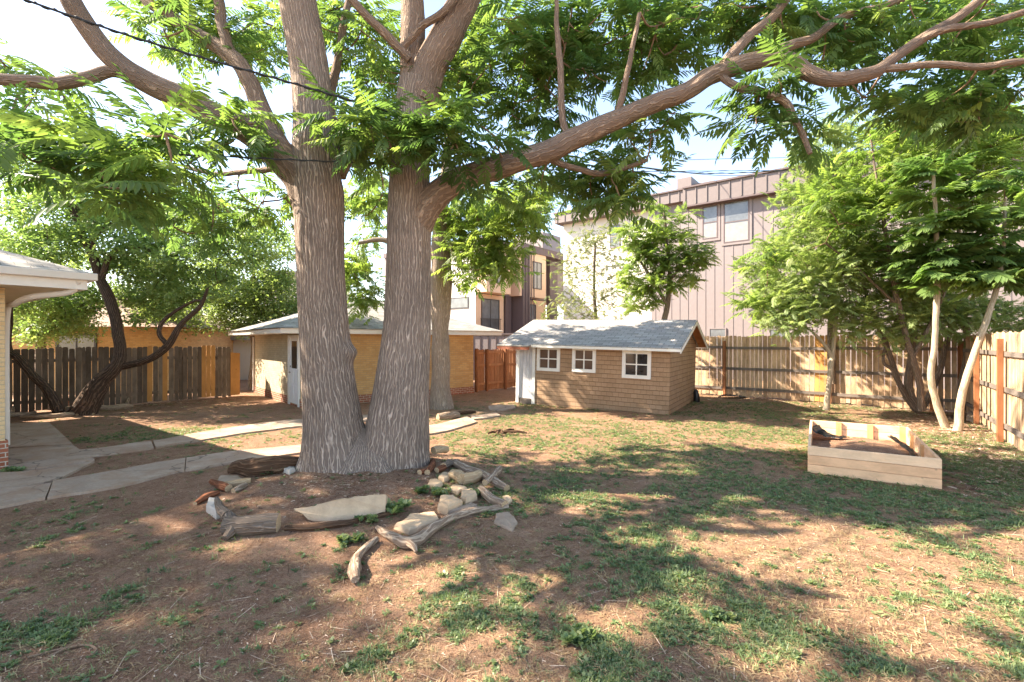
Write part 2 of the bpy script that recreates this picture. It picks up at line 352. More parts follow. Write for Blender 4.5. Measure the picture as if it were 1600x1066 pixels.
def compound(pairs, L, ll, wd, droop, fine=True):
    """pinnate leaf with paired pointed leaflets"""
    V = []; F = []
    def P(t): return np.array([L*t*(1-.12*droop*t), 0, L*(.10*t-droop*t*t*.6)])
    for i in range(5):
        a, b = P(i/5), P((i+1)/5); k = len(V); w_ = .006*(1.3-i/5)
        V += [a+[0, w_, 0], a-[0, w_, 0], b-[0, w_*.8, 0], b+[0, w_*.8, 0]]; F.append((k, k+1, k+2, k+3))
    def leaflet(o, d, l, wf):
        d = d/np.linalg.norm(d); s = np.cross([0, 0, 1], d); s /= np.linalg.norm(s); up = np.cross(d, s)
        w2 = l*wf; k = len(V); f = .28*w2
        dz = np.array([0, 0, -1])*l*.13
        V.extend([o, o+d*l*.3+s*w2+up*f, o+d*l*.68+s*w2*.75+up*f+dz*.5, o+d*l+dz, o+d*l*.68-s*w2*.75+up*f+dz*.5, o+d*l*.3-s*w2+up*f])
        F.append((k, k+3, k+2, k+1)); F.append((k, k+5, k+4, k+3))
    for i in range(pairs):
        t = .17+.78*i/(pairs-1)+random.uniform(-.012, .012); env = (.72+.5*math.sin(math.pi*min(1, t*1.05)))*(1 if t < .8 else 1-.35*(t-.8)/.2)
        for sgn in (-1, 1):
            a = R(62+random.uniform(-9, 9)-26*t); d = np.array([math.cos(a), sgn*math.sin(a), -.22-droop*t*.8+random.uniform(-.16, .1)])
            leaflet(P(t), d, ll*env*random.uniform(.85, 1.12), wd)
    leaflet(P(1), P(1)-P(.9), ll*.8, wd)
    return np.array(V), np.array(F)
T_BIG = [compound(8, .62, .15, .15, d) for d in (.2, .4, .6, .8)]
T_FAR = [compound(8, .6, .13, .17, d) for d in (.25, .5, .75)]
T_PAR = [compound(12, .85, .21, .19, d) for d in (.2, .4, .6)]
T_SIMPLE = [(np.array([[0, 0, 0], [.4, .26, .06], [1, 0, -.1], [.45, -.26, .06]]), np.array([[0, 3, 2, 1]]))]
def clusters(C, per, temps, size=(.8, 1.1), elev=(-25, 45), spread=.1, up=None):
    """rosettes of leaves round each shoot tip"""
    n = len(C)*per; C = np.repeat(np.array(C, dtype=float), per, axis=0); az = rng.uniform(0, 2*np.pi, n); el = np.radians(rng.uniform(*elev, n))
    X = np.stack([np.cos(az)*np.cos(el), np.sin(az)*np.cos(el), np.sin(el)], 1)
    Z = np.stack([rng.normal(0, .28, n), rng.normal(0, .28, n), np.ones(n)], 1)
    pos = C+rng.normal(0, spread, (n, 3)); s = rng.uniform(*size, n); cv = np.repeat(rng.uniform(0, .5, n//per), per)
    return bake(temps, X, Z, pos, s, cv+rng.uniform(0, .5, n))
def blob_px(cx, cy, rx, ry, Y0, Y1, n):
    out = []
    while len(out) < n:
        a, b = random.uniform(-1, 1), random.uniform(-1, 1)
        if a*a+b*b > 1: continue
        out.append(tuple(at(cx+a*rx, cy+b*ry, DK*random.uniform(Y0, Y1))))
    return out
def blob_xyz(c, r, n, lo=-1, shell=.35):
    out = []
    while len(out) < n:
        p = np.array([random.gauss(0, 1) for _ in range(3)]); p /= np.linalg.norm(p)
        if p[2] < lo: continue
        q = np.array(c)+p*np.array(r)*(shell+(1-shell)*random.random()**.5)
        if noise.noise(Vector(q)*.42) > -.02: out.append(tuple(q))
    return out
def twigs(tm, C, limbpts, r=.011, maxl=3.2):
    """each shoot grows from the nearest limb or from a shoot already grown"""
    LP = np.array([tuple(p) for p in limbpts]); C = np.array(C); d0 = np.array([np.min(np.linalg.norm(LP-c, axis=1)) for c in C]); pen = np.zeros(len(LP))
    for i in np.argsort(d0):
        c = C[i]; v = LP-c; d = np.linalg.norm(v*np.array([1, 1, .8]), axis=1)+.3*np.maximum(0, v[:, 2])+pen; k = int(np.argmin(d)); p = LP[k]; l = np.linalg.norm(c-p)
        m = (p+c)/2+rng.normal(0, .07*min(l, 2), 3)+[0, 0, -.06*l]; q = r*(1+.35*min(l, 3))
        tm.tube([p, m, c], [q*1.3, q, r*.5], seg=5, n=3)
        pts = np.array([p+(m-p)*.6, m, m+(c-m)*.5, c]); LP = np.concatenate([LP, pts]); pen = np.concatenate([pen, np.full(4, pen[k]+.06)])
def small_leaves(C, per, spread, size, flat=.7):
    n = len(C)*per; P = np.repeat(np.array(C, dtype=float), per, axis=0)+rng.normal(0, 1, (n, 3))*np.array([spread, spread, spread*flat])
    X = rng.normal(0, 1, (n, 3)); X[:, 2] = X[:, 2]*.5-.25; Z = np.stack([rng.normal(0, .5, n), rng.normal(0, .5, n), np.ones(n)], 1)
    cv = np.repeat(rng.uniform(0, .5, n//per), per)
    return bake(T_SIMPLE, X, Z, P, rng.uniform(*size, n), cv+rng.uniform(0, .5, n))

# ---------------------------------------------------------------- ground
def sstep(a, b, x): t = min(1, max(0, (x-a)/(b-a))); return t*t*(3-2*t)
def covers(x, y):
    """how green / how strawy the yard is at a spot"""
    n1 = noise.noise(Vector((x*.55, y*.55, 1.3)))+.5*noise.noise(Vector((x*1.6, y*1.6, 4)))+.3*noise.noise(Vector((x*4, y*4, 8)))
    u = .5+.42*(noise.noise(Vector((x*1.1, y*1.1, 1.3)))+.9*noise.noise(Vector((x*3.2, y*3.2, 4)))+.7*noise.noise(Vector((x*7.5, y*7.5, 8))))
    right = sstep(-1.9, .6, x+.1*y); back = sstep(4.2, 6.5, y)
    de = .16+right*(.24+.24*back-.1*sstep(10.8, 12.5, y)+.1*sstep(5, 8, x))
    lawn = math.exp(-(((x+7.0)/2.8)**2+((y-10.2)/1.4)**2)*.9); de = max(de, .75*lawn)
    for cx, cy, r, a in ((-1.35, 4.35, .6, .62), (.55, 3.0, .5, .75), (1.75, 3.7, .4, .5), (-.2, 3.4, .45, .5), (-.7, 3.0, .5, .5), (-3.4, 3.2, .4, .4), (.3, 6.0, .5, .6)): de = max(de, a*math.exp(-((x-cx)**2+(y-cy)**2)/(r*r)))
    bare = math.exp(-(((x-TREE[0])/1.7)**2+((y-TREE[1])/1.3)**2)); de -= bare*.5
    for cx, cy, r in ((3.0, 13.2, 1.3), (9.5, 11.7, 1.7), (3.2, 4.4, .8)): de -= .3*math.exp(-((x-cx)**2+(y-cy)**2)/(r*r))
    if x > 12.5 or y > 19: de = .5
    g = sstep(1-de-.24, 1-de+.34, u)
    d = .12+right*.45+n1*.3+.4*math.exp(-(((x-3.2)/1.8)**2+((y-4.6)/.9)**2))+lawn*.3-bare
    return g, min(1, max(0, d))
def axis(a, b, st, far):
    m = list(np.arange(a, b, st)); lo = [a-far*(k/9)**2.5 for k in range(9, 0, -1)]; hi = [b+far*(k/9)**2.5 for k in range(0, 10)]; return lo+m+hi
gx = axis(-16, 14.5, .11, 250); gy = axis(1.8, 17, .11, 380); gy = [-40, -10, -2]+[y for y in gy if y > -1.5]
V = []; G = []; D = []
for y in gy:
    for x in gx:
        V.append((x, y, hgt(x, y) if abs(x) < 24 and -2 < y < 24 else 0.0))
        if -17 < x < 16 and 1 < y < 20: g, d = covers(x, y)
        else: g, d = .5, .4
        G.append(g); D.append(d)
nx = len(gx); F = [(j*nx+i, j*nx+i+1, (j+1)*nx+i+1, (j+1)*nx+i) for j in range(len(gy)-1) for i in range(nx-1)]
me = bpy.data.meshes.new('ground'); me.from_pydata(V, [], F)
me.attributes.new('green', 'FLOAT', 'POINT').data.foreach_set('value', G); me.attributes.new('dry', 'FLOAT', 'POINT').data.foreach_set('value', D)
tag(link('ground', me, ['soil'], None, True), kind='structure')

# concrete walks: slabs that follow the ground
def slab(name, quadpx, nu=14, nv=5, th=.05):
    """a strip between two pixel edges (far edge, near edge)"""
    A, B = quadpx
    a = catmull([gp(*p) for p in A], 8); b = catmull([gp(*p) for p in B], 8); n = min(len(a), len(b)); V = []; F = []
    a = [a[int(i*(len(a)-1)/(n-1))] for i in range(n)]; b = [b[int(i*(len(b)-1)/(n-1))] for i in range(n)]
    for i in range(n):
        for j in range(nv+1):
            p = a[i].lerp(b[i], j/nv); e = .09*noise.noise(p*1.7)+.03*noise.noise(p*6) if j in (0, nv) else 0
            p = p+(b[i]-a[i]).normalized()*e; V.append((p.x, p.y, hgt(p.x, p.y)+th*.7+.004*noise.noise(p*3)))
    for i in range(n-1):
        for j in range(nv): k = i*(nv+1)+j; F.append((k, k+1, k+nv+2, k+nv+1))
    k0 = len(V)
    rim = [i*(nv+1) for i in range(n)]+[(n-1)*(nv+1)+j for j in range(1, nv+1)]+[i*(nv+1)+nv for i in range(n-2, -1, -1)]+[j for j in range(nv-1, 0, -1)]
    for q in rim: V.append((V[q][0], V[q][1], V[q][2]-.12))
    for i in range(len(rim)): j = (i+1) % len(rim); F.append((rim[i], rim[j], k0+j, k0+i))
    me = bpy.data.meshes.new(name); me.from_pydata(V, [], F); me.validate(); me.update()
    o = link(name, me, ['concrete']); 
    import bmesh; bm = bmesh.new(); bm.from_mesh(me); bmesh.ops.recalc_face_normals(bm, faces=bm.faces); bm.to_mesh(me); bm.free()
    return tag(o, kind='structure')
slab('patio_slab', ([(-60, 668), (10, 664), (76, 662)], [(-60, 708), (20, 702), (112, 695)]))
slab('patio_slab', ([(-60, 710), (20, 704), (113, 697)], [(-110, 742), (20, 738), (148, 722)]))
slab('patio_slab', ([(-110, 745), (20, 741), (147, 725)], [(-160, 775), (0, 768), (83, 756)]))
slab('patio_slab', ([(-160, 778), (-20, 771), (80, 760)], [(-200, 815), (-60, 805), (70, 785)]))
slab('path', ([(82.5, 757), (190, 738), (290, 719)], [(73.5, 784.5), (190, 764), (288, 742)]))
slab('path', ([(291.5, 718.7), (380, 707), (480, 698), (620, 690)], [(289.6, 741.7), (380, 728), (480, 716), (620, 702)]))
slab('path', ([(122, 706), (180, 699), (236, 691)], [(140, 717), (190, 710), (240, 702)]))
slab('path', ([(239, 690), (350, 672), (480, 656), (620, 648)], [(243, 701), (350, 684), (480, 667), (620, 658)]))
slab('path', ([(640, 669), (680, 665), (730, 652)], [(640, 684), (690, 677), (745, 661)]))
slab('stepping_slab', ([(762, 636), (780, 635), (803, 634)], [(765, 642), (783, 642), (806, 640)]))
slab('stepping_slab', ([(735, 651), (755, 648), (775, 645)], [(740, 657), (760, 655), (782, 651)]))

# ---------------------------------------------------------------- windows shared by buildings
def window(parent, x0, x1, z0, z1, y=-.02, fr='trim_white', gl='glass_dark', cols=2, rows=2, fw=.06, out=.03, bar=.02, sill=False):
    f = MB(); yo = y-out
    f.box((x0, yo, z0), (x0+fw, y+.04, z1)); f.box((x1-fw, yo, z0), (x1, y+.04, z1))
    f.box((x0+fw, yo, z0), (x1-fw, y+.04, z0+fw)); f.box((x0+fw, yo, z1-fw), (x1-fw, y+.04, z1))
    ix0, ix1, iz0, iz1 = x0+fw, x1-fw, z0+fw, z1-fw
    xs = [ix0+(ix1-ix0)*i/cols for i in range(1, cols)]; zs = [iz0+(iz1-iz0)*i/rows for i in range(1, rows)]
    for x in xs: f.box((x-bar, yo+.012, iz0), (x+bar, y+.03, iz1))
    for z in zs:
        px = ix0
        for x in xs+[None]:
            e = x-bar if x is not None else ix1; f.box((px, yo+.014, z-bar), (e, y+.03, z+bar)); px = (x+bar) if x is not None else 0
    o = f.build('window', fr, parent)
    p = MB(); p.box((ix0, y+.004, iz0), (ix1, y+.02, iz1)); p.build('pane', gl, o)
    return o

# ---------------------------------------------------------------- brick house at the left edge
W = gp(8, 735); vh = Vector((.586, .81, 0)); ah = math.atan2(-vh.x, vh.y)   # local y = vh, local x = right
Mh = frame(W, ah)
ho = empty('brick_house', Mh, 'pale brick house with white gutter cut off by the left edge of the photo', 'house')
m = MB(); m.box((-8, -11, .45), (0, 0, 2.75)); m.build('wall', 'house_brick', ho)
m = MB(); m.box((-8.03, -11.03, -.2), (.03, .03, .45)); m.build('foundation', 'red_brick', ho)
EO = .78; e0, e1 = 2.84, 3.0
m = MB(); m.box((-8.5, -11.5, 2.76), (EO-.03, EO-.03, 2.80)); m.build('soffit', 'soffit', ho)
m = MB(); z0, z1 = 2.74, 2.90
m.box((EO-.03, -11.5, z0), (EO, EO, z1)); m.box((-8.5, EO-.03, z0), (EO-.03, EO, z1)); m.build('fascia', 'trim_white', ho)
m = MB(); m.box((EO, -11.5, 2.88), (EO+.11, EO+.10, 2.99)); m.box((-8.5, EO, 2.88), (EO, EO+.10, 2.99)); m.build('gutter', 'gutter', ho, .01)
m = MB(); e = EO+.05; zr = 4.75; A = (-3.8, -6.6, zr); B = (-3.8, -3.9, zr); zt = 3.0
P = [(e, -11.5, zt), (e, e, zt), (-8.5, e, zt), (-8.5, -11.5, zt)]
for q in ([P[0], P[1], B, A], [P[1], P[2], B], [P[2], P[3], A, B], [P[3], P[0], A]): m.poly(q)
m.poly([(x, y, zt-.02) for x, y, _ in P][::-1]); m.build('roof', 'roof_old', ho)
t = TM(); t.tube([(EO-.02, EO-.1, 2.86), (EO-.12, EO-.18, 2.7), (.35, .25, 2.62), (-.1, .12, 2.52), (-.5, .08, 2.3), (-.5, .08, .3)], [.045]*6, 10, 4); t.build('downspout', 'gutter', ho)

# ---------------------------------------------------------------- garage
C = gp(470, 637.5); angR = R(40.5); Mg = frame(C, angR)   # local x = right wall, local y = left wall
ga = empty('garage', Mg, 'low yellow brick garage with grey hip roof behind the twin trunk tree', 'garage')
GL, GD, GZ = 6.2, 5.5, 2.17
m = MB(); m.box((0, .01, .25), (GL, GD, GZ)); m.build('wall', 'garage_brick', ga)
m = MB(); m.box((-.012, .0, .25), (0, GD, GZ)); m.build('side_wall', 'garage_shaded_brick', ga)['label'] = 'brick end wall with the white door, its pale shaded tone painted in'
m = MB(); m.box((-.03, -.02, -.3), (GL+.02, GD, .25)); m.build('foundation', 'red_brick', ga)
o_ = .75
m = MB(); m.box((-o_+.03, -o_+.03, GZ), (GL+o_-.03, GD+o_-.03, GZ+.03)); m.build('soffit', 'trim_white', ga)
m = MB(); a0, a1, b0, b1 = -o_, GL+o_, -o_, GD+o_
m.box((a0, b0, GZ-.01), (a1, b0+.03, GZ+.14)); m.box((a0, b1-.03, GZ-.01), (a1, b1, GZ+.14)); m.box((a0, b0+.03, GZ-.01), (a0+.03, b1-.03, GZ+.14)); m.box((a1-.03, b0+.03, GZ-.01), (a1, b1-.03, GZ+.14))
m.build('fascia', 'gutter', ga, .008)
m = MB(); q = .06; zt = GZ+.145; P = [(a0-q, b0-q, zt), (a1+q, b0-q, zt), (a1+q, b1+q, zt), (a0-q, b1+q, zt)]
hr = (b1-b0)/2; zr = zt+1.25; Am = (a0+hr, (b0+b1)/2, zr); Bm = (a1-hr, (b0+b1)/2, zr)
m.poly([P[0], P[1], Bm, Am]); m.poly([P[1], P[2], Bm]); m.poly([P[2], P[3], Am, Bm]); m.poly([P[3], P[0], Am]); m.poly([(x, y, zt-.015) for x, y, _ in P][::-1]); m.build('roof', 'roof_old', ga)
# door on the left wall, next to the corner: local frame whose y=0 plane is that wall
Mgl = Mg @ Matrix.Rotation(R(-90), 4, 'Z')      # local x runs towards the corner from the far end (negative), outward is -y
def gbox(m, x0, x1, z0, z1, y0, y1, mi=0):      # x measured from the corner along the left wall
    m.box((-y1-.012, x0, z0), (-y0-.012, x1, z1), mi)
m = MB(); gbox(m, .02, .12, .02, 2.12, .0, .05); gbox(m, .93, 1.08, .02, 2.12, .0, .05); gbox(m, .12, .93, 2.05, 2.12, .0, .05); m.build('door_frame', 'trim_white', ga)
m = MB(); gbox(m, .12, .93, .08, 1.13, .0, .02); gbox(m, .12, .25, 1.13, 2.05, .0, .02); gbox(m, .80, .93, 1.13, 2.05, .0, .02); gbox(m, .25, .8, 1.95, 2.05, .0, .02)
for x0, x1 in ((.2, .48), (.57, .85)): gbox(m, x0, x1, .2, .62, .02, .03); gbox(m, x0, x1, .7, 1.05, .02, .03)
d = m.build('door', 'door_white', ga)
m = MB(); gbox(m, .25, .8, 1.13, 1.95, .0, .012); m.build('pane', 'glass_dark', d)
t = TM(); t.tube([(-.04, .85, 1.0), (-.075, .85, 1.0), (-.095, .85, 1.0)], [.014, .03, .02], 12, 3, cap=2); t.build('door_knob', 'knob', d); t = TM(); t.tube([(-.03, .85, 1.18), (-.055, .85, 1.18)], [.026, .026], 12, 3, cap=2); t.build('deadbolt', 'knob', d)
t = TM(); t.tube([(-.05, GD-.05, 2.1), (-.05, GD-.05, 1), (-.05, GD-.05, .1)], [.035]*3, 8, 2); t.build('downspout', 'gutter', ga)

# ---------------------------------------------------------------- shed
B = gp(1045, 649); A = gp(806, 631); ush = (B-A); LS = ush.length; angS = math.atan2(ush.y, ush.x)
Ms = frame(B, angS, R(1.25))         # origin: near right corner; x<0 runs left
sh = empty('shed', Ms, 'small brown shingled shed with three white framed windows', 'shed')
DS = 3.85; EZ = 1.86; RZ = 2.55; HD = DS/2
m = MB(); X0 = -LS
m.box((X0+.62, 0, -.25), (0, DS, EZ)); m.box((X0+.04, .10, -.25), (X0+.62, DS, EZ))
m.prism([(0, EZ), (DS, EZ), (HD, RZ-.06)], Matrix.Rotation(R(90), 4, 'Z') @ Matrix.Translation((0, 0, 0)), .05); 
m.prism([(0, EZ), (DS, EZ), (HD, RZ-.06)], Matrix.Translation((X0+.1, 0, 0)) @ Matrix.Rotation(R(90), 4, 'Z'), .05)
m.build('wall', 'shed_siding', sh)
for a, b in (((840, 541), (875, 581)), ((895, 542), (931, 583)), ((973, 547), (1017, 593))):
    xa, za = onplane(Ms, *a); xb, zb = onplane(Ms, *b)
    window(sh, xa, xb, zb, min(za, EZ-.01), y=-.005, fw=.095, out=.035, bar=.016, gl='glass_dark' if a[0] > 900 else 'glass_brown')
m = MB(); m.box((X0, -.02, -.05), (X0+.10, .10, EZ-.02)); m.box((X0+.56, -.03, -.05), (X0+.66, -.001, EZ-.02)); m.build('door_frame', 'trim_white', sh)
m = MB()
for k in range(4): m.box((X0+.10+k*.115, .03, .1), (X0+.10+(k+1)*.115-.006, .06, EZ-.04))
m.build('door', 'door_grey', sh)
m = MB(); m.box((X0+.1, 0.0, -.1), (X0+.56, .09, .1)); m.build('door_sill', 'bark_brown' if False else 'rail_grey', sh)
# roof planes with thickness; the part over the door comes further out
sl_ = (RZ-EZ)/HD; oh = .34; osd = .34
def rz(y): return RZ+.03-abs(y-HD)*sl_
m = MB(); th = .035
def rplane(x0, x1, ya, yb):
    P = [(x0, ya, rz(ya)), (x1, ya, rz(ya)), (x1, yb, rz(yb)), (x0, yb, rz(yb))]
    m.hexa([(x, y, z-th) for x, y, z in P]+P)
rplane(X0+.66, osd, -oh, HD); rplane(X0-.45, X0+.66, -oh-.12, HD)
P = [(osd, DS+oh, rz(DS+oh)), (X0-.45, DS+oh, rz(DS+oh)), (X0-.45, HD, rz(HD)), (osd, HD, rz(HD))]; m.hexa([(x, y, z-th) for x, y, z in P]+P)
m.build('roof', 'roof_shingle', sh)
m = MB(); zf = rz(-oh)-th
m.box((X0+.67, -oh-.005, zf-.055), (osd, -oh+.02, zf+.012)); m.build('fascia', 'trim_white', sh)
m = MB(); zf = rz(-oh-.12)-th; m.box((X0-.45, -oh-.115, zf-.09), (X0+.66, -oh-.09, zf-.002)); m.build('door_fascia', 'red_fascia', sh)
m = MB()
for y0, y1 in ((-oh, HD), (DS+oh, HD)):
    a, b = (osd-.03, y0), (osd-.03, y1)
    P = [(osd-.025, y0, rz(y0)-th-.1), (osd, y0, rz(y0)-th-.1), (osd, y1, rz(y1)-th-.1), (osd-.025, y1, rz(y1)-th-.1)]
    m.hexa(P+[(x, y, z+.098) for x, y, z in P])
m.build('barge_board', 'white_paint', sh)
m = MB()
for k, y in enumerate(np.arange(HD+.1, DS+oh-.1, .14)): P = [(.06, y, rz(y)-th-.02), (osd-.03, y, rz(y)-th-.02), (osd-.03, y+.13, rz(y+.13)-th-.02), (.06, y+.13, rz(y+.13)-th-.02)]; m.hexa(P+[(x, yy, z+.018) for x, yy, z in P])
m.build('gable_soffit', 'gable_wood', sh)

# ---------------------------------------------------------------- fences
def fence(name, P0, P1, hz, label, board, rail, post, facing, bw=.14, gap=.012, bays=None, jit=.02, posts=True, post_h=None, special=None, group=None, railz=(.25, .95, 1.6), postside=-1, seedo=0, gappy=0, top='ear'):
    """boards stand on the line P0-P1; rails and posts on side 'facing' (local -y is that side when -1)"""
    d = P1-P0; L = d.length; M = frame(P0, math.atan2(d.y, d.x)); fo = empty(name, M, label, 'fence', group)
    bays = bays or [0, L]; rn = random.Random(seedo)
    def gz(x): p = M @ Vector((x, 0, 0)); return hgt(p.x, p.y)
    for i in range(len(bays)-1):
        m = MB(); x = bays[i]
        while x < bays[i+1]-.03:
            wd = min(bw*rn.uniform(.9, 1.06), bays[i+1]-x); h = hz+rn.uniform(-jit, jit); z0 = gz(x)+rn.uniform(.01, .06); sk = rn.uniform(-.006, .006)
            g = gap+(rn.random() < .3)*gappy; c = .025; sp = special(x) if special else 0
            if sp is not None:
                Q = [(x, z0), (x+wd-g, z0), (x+wd-g+sk, h-c), (x+wd-g-c+sk, h), (x+c+sk, h), (x+sk, h-c)]
                m.prism(Q, Matrix.Translation((0, rn.uniform(-.004, .004), 0)), .018, sp)
            x += wd
        if m.v: m.build('board_panel', board, fo)
    for z in railz:
        for i in range(len(bays)-1):
            m = MB(); y0, y1 = (-.045, -.006) if facing < 0 else (.026, .065); dz = rn.uniform(-.02, .02); m.box((bays[i]+.004, y0, z+dz-.045), (bays[i+1]-.004, y1, z+dz+.045)); m.build('rail', rail, fo)
    if posts:
        for x in bays:
            m = MB(); y0, y1 = (-.14, -.05) if facing < 0 else (.07, .16); m.box((x-.045, y0, gz(x)-.3), (x+.045, y1, (post_h or hz-.08)+rn.uniform(-.04, .03))); m.build('post', post, fo, .006)
    return fo
# dark fence on the left
P0 = gp(-330, 676); P1 = gp(381, 618.5)
def sp_left(x, L=(P1-P0).length):
    return 0
Lf = (P1-P0).length; Ml = frame(P0, math.atan2((P1-P0).y, (P1-P0).x))
def lx(px): return onplane(Ml, px, 560)[0]
orange = [(lx(230), lx(239)), (lx(254), lx(263)), (lx(315), lx(337))]
def inr(x): return any(a-.04 < x < b-.04 for a, b in orange)
lf = fence('wood_fence', P0, P1-(P1-P0).normalized()*.3, 1.76, 'dark weathered board fence behind the leaning dark tree, left', 'fence_dark', 'fence_dark', 'fence_dark', 1, bays=[0, 2.4, 4.8, 7.2, lx(340)-.005, lx(360)], special=lambda x: None if inr(x) else 0, gappy=.009, gap=.009, railz=(.3, 1.4), jit=.03, seedo=3)
for a, b in orange:
    m = MB(); x = a
    while x < b-.05:
        wd = .14
        m.prism([(x, .06), (x+wd-.012, .06), (x+wd-.012, 1.77), (x+wd-.03, 1.8), (x+.02, 1.8), (x, 1.77)], Matrix.Identity(4), .018); x += wd
    o = m.build('replacement_board', 'fence_orange', lf); o['label'] = 'bright orange new board among dark ones'
m = MB(); x = lx(361)
m.prism([(x, .05), (x+.3, .05), (x+.3, 1.52), (x, 1.55)], Matrix.Translation((0, .03, 0)), .02); m.build('replacement_board', 'fence_orange', lf)['label'] = 'short orange board at the garage end'
# back fence, in front of the mauve building
F0 = gp(1030, 612); Cn = Vector((12.3, 13.15, 0)); F1 = Cn
db = (F1-F0); Lb = db.length; Mb_ = frame(F0, math.atan2(db.y, db.x))
bx = lambda px: onplane(Mb_, px, 580)[0]
bf = fence('wood_fence', F0, F1, 2.12, 'tall weathered tan board fence between the shed and the right corner', ['fence_tan', 'fence_orange'], 'rail_grey', 'post_brown', -1, bays=[0, bx(1133), bx(1297), bx(1297)+2.4, Lb-.02], gappy=.016, jit=.02, seedo=5,
           special=lambda x: 1 if bx(1268) < x < bx(1292) else 0, railz=(.3, 1.0, 1.72), post_h=1.95)
# right fence coming towards the camera
dr = Vector((-.585, -.811, 0)); G1 = Cn+dr*9.5
rf = fence('wood_fence', Cn+dr*.06, G1, 2.12, 'weathered board fence running to the right edge of the photo', 'fence_tan', 'rail_grey', 'post_brown', -1, bays=[0, 2.35, 4.7, 7.0, 9.4], gappy=.01, seedo=9, railz=(.3, 1.0, 1.72), post_h=2.02)
# reddish fence between garage and shed, pale panel behind
Q0 = gp(742, 613); Q1 = gp(806, 606)
nf = fence('wood_fence', Q0, Q1, 1.62, 'low reddish board fence between the garage and the shed', 'fence_red', 'fence_red', 'post_brown', -1, bays=[0, onplane(frame(Q0, math.atan2((Q1-Q0).y, (Q1-Q0).x)), 758, 580)[0], onplane(frame(Q0, math.atan2((Q1-Q0).y, (Q1-Q0).x)), 787, 580)[0], (Q1-Q0).length], seedo=12, railz=(.3, 1.0, 1.5), post_h=1.64)

# ---------------------------------------------------------------- mauve building
ub = Vector((.789, -.615, 0)); Mm = frame(Vector((3.14, 30.8, 0)), math.atan2(ub.y, ub.x))
mb = empty('apartment_building', Mm, 'large mauve batten clad building with flat roof behind the right fence', 'building')
sx = lambda px: onplane(Mm, px, 500)[0]
xs0 = sx(1018); LM = 24
m = MB(); m.box((xs0, 0, -.2), (LM, 14, 9.4)); m.build('wall', 'mauve', mb)
m = MB(); m.box((0, .25, -.2), (xs0-.003, 14, 9.4)); m.build('stucco_wall', 'stucco_white', mb)
m = MB(); x = xs0+.2
while x < LM:
    m.box((x, -.018, 0), (x+.04, 0, 9.35)); x += .45
m.build('battens', 'mauve', mb)
m = MB(); m.box((-.3, -.35, 9.4), (xs0+1.9, 14, 9.98)); x = -.1
while x < xs0+1.8: m.box((x, -.39, 9.4), (x+.045, -.35, 9.98)); x += .55
m.box((xs0+1.9, -.45, 9.1), (LM+.3, 14, 10.0)); x = xs0+2.0
while x < LM: m.box((x, -.49, 9.12), (x+.045, -.45, 9.98)); x += .55
m.build('parapet', 'parapet_mauve', mb)
m = MB(); m.box((-.34, -.45, 9.98), (xs0+1.9, 14, 10.06)); m.box((xs0+1.9, -.55, 10.0), (LM+.34, 14, 10.08)); m.box((xs0+1.95, -.47, 9.02), (LM+.3, -.03, 9.1)); m.build('parapet_cap', 'mauve_dark', mb)
for a, b, c in (((1131, 317), (1171, 376), 2), ((1098, 324), (1122, 372), 2), ((950, 352), (966, 385), 1), ((1108, 513), (1135, 540), 1), ((1202, 514), (1230, 540), 1)):
    xa, za = onplane(Mm, *a); xb, zb = onplane(Mm, *b)
    if c == 2: f = MB(); f.box((xa-.12, -.05, zb-.12), (xb+.12, -.03, zb)); f.box((xa-.12, -.05, za), (xb+.12, -.03, za+.12)); f.box((xa-.12, -.05, zb), (xa, -.03, za)); f.box((xb, -.05, zb), (xb+.12, -.03, za)); f.build('window_trim', 'mauve', mb)
    window(mb, xa, xb, zb, za, y=-.04 if c != 1 or a[0] > 1000 else .22, fr='mauve_dark' if c == 2 else 'mauve', gl='glass_grey', cols=1, rows=2, fw=.05, out=.02, bar=.03)
    if c == 2: f = MB(); f.box((xa+.06, -.048, zb+.06), (xb-.06, -.037, zb+(za-zb)*.46)); f.build('blind', 'curtain', mb)
xa, za = onplane(Mm, 1058, 280, 3.5); xb, zb = onplane(Mm, 1080, 300, 3.5)
m = MB(); m.box((xa, 3.5, 10), (xb, 6, za)); m.box((xb+.0, 4.0, 10), (xb+1.2, 6, za-.35)); xa, za = onplane(Mm, 1100, 284, 4.5); xb, zb = onplane(Mm, 1180, 270, 4.5); m.box((xa, 4.5, 10), (xb, 9, zb)); m.build('rooftop_box', 'parapet_mauve', mb)
m = MB(); m.box((sx(1170), -.06, 3.2), (sx(1170)+.3, -.03, 3.5)); m.build('wall_vent', 'metal_dark', mb)

# ---------------------------------------------------------------- beige townhouse
ang2 = math.atan2(.789, .615); P = Vector((-2.26, 30, 0)); M2 = frame(P, ang2)   # local x recedes along the beige side; outward is -y
th_ = empty('townhouse', M2, 'beige and white townhouse with dark vertical strips beyond the garage roof', 'building')
def wx(px, yl=0): return onplane(M2, px, 500, yl)[0]
def wz(px, py, yl=0): return onplane(M2, px, py, yl)[1]
xe = wx(862)
m = MB(); m.box((0, .01, -.2), (wx(787), 9, wz(743, 458))); m.box((wx(812), .012, -.2), (wx(853), 9, 4.9)); m.build('wall', ['stucco_beige'], th_)
m = MB(); m.box((-.012, -.0, -.2), (0, 8.0, 8.3)); m.build('front_wall', 'stucco_white', th_)['label'] = 'white wall with a narrow window, its sunlit tone painted in'  # sunlight put into the white; the beige walls carry the shaded tone
m = MB(); m.box((.0, .015, 4.97), (xe+3, 9, 8.3)); m.box((wx(787), .3, -.2), (wx(812), 9, 4.97)); m.build('core_wall', 'mauve', th_)
bo = .9
xb1 = wx(798, -bo)
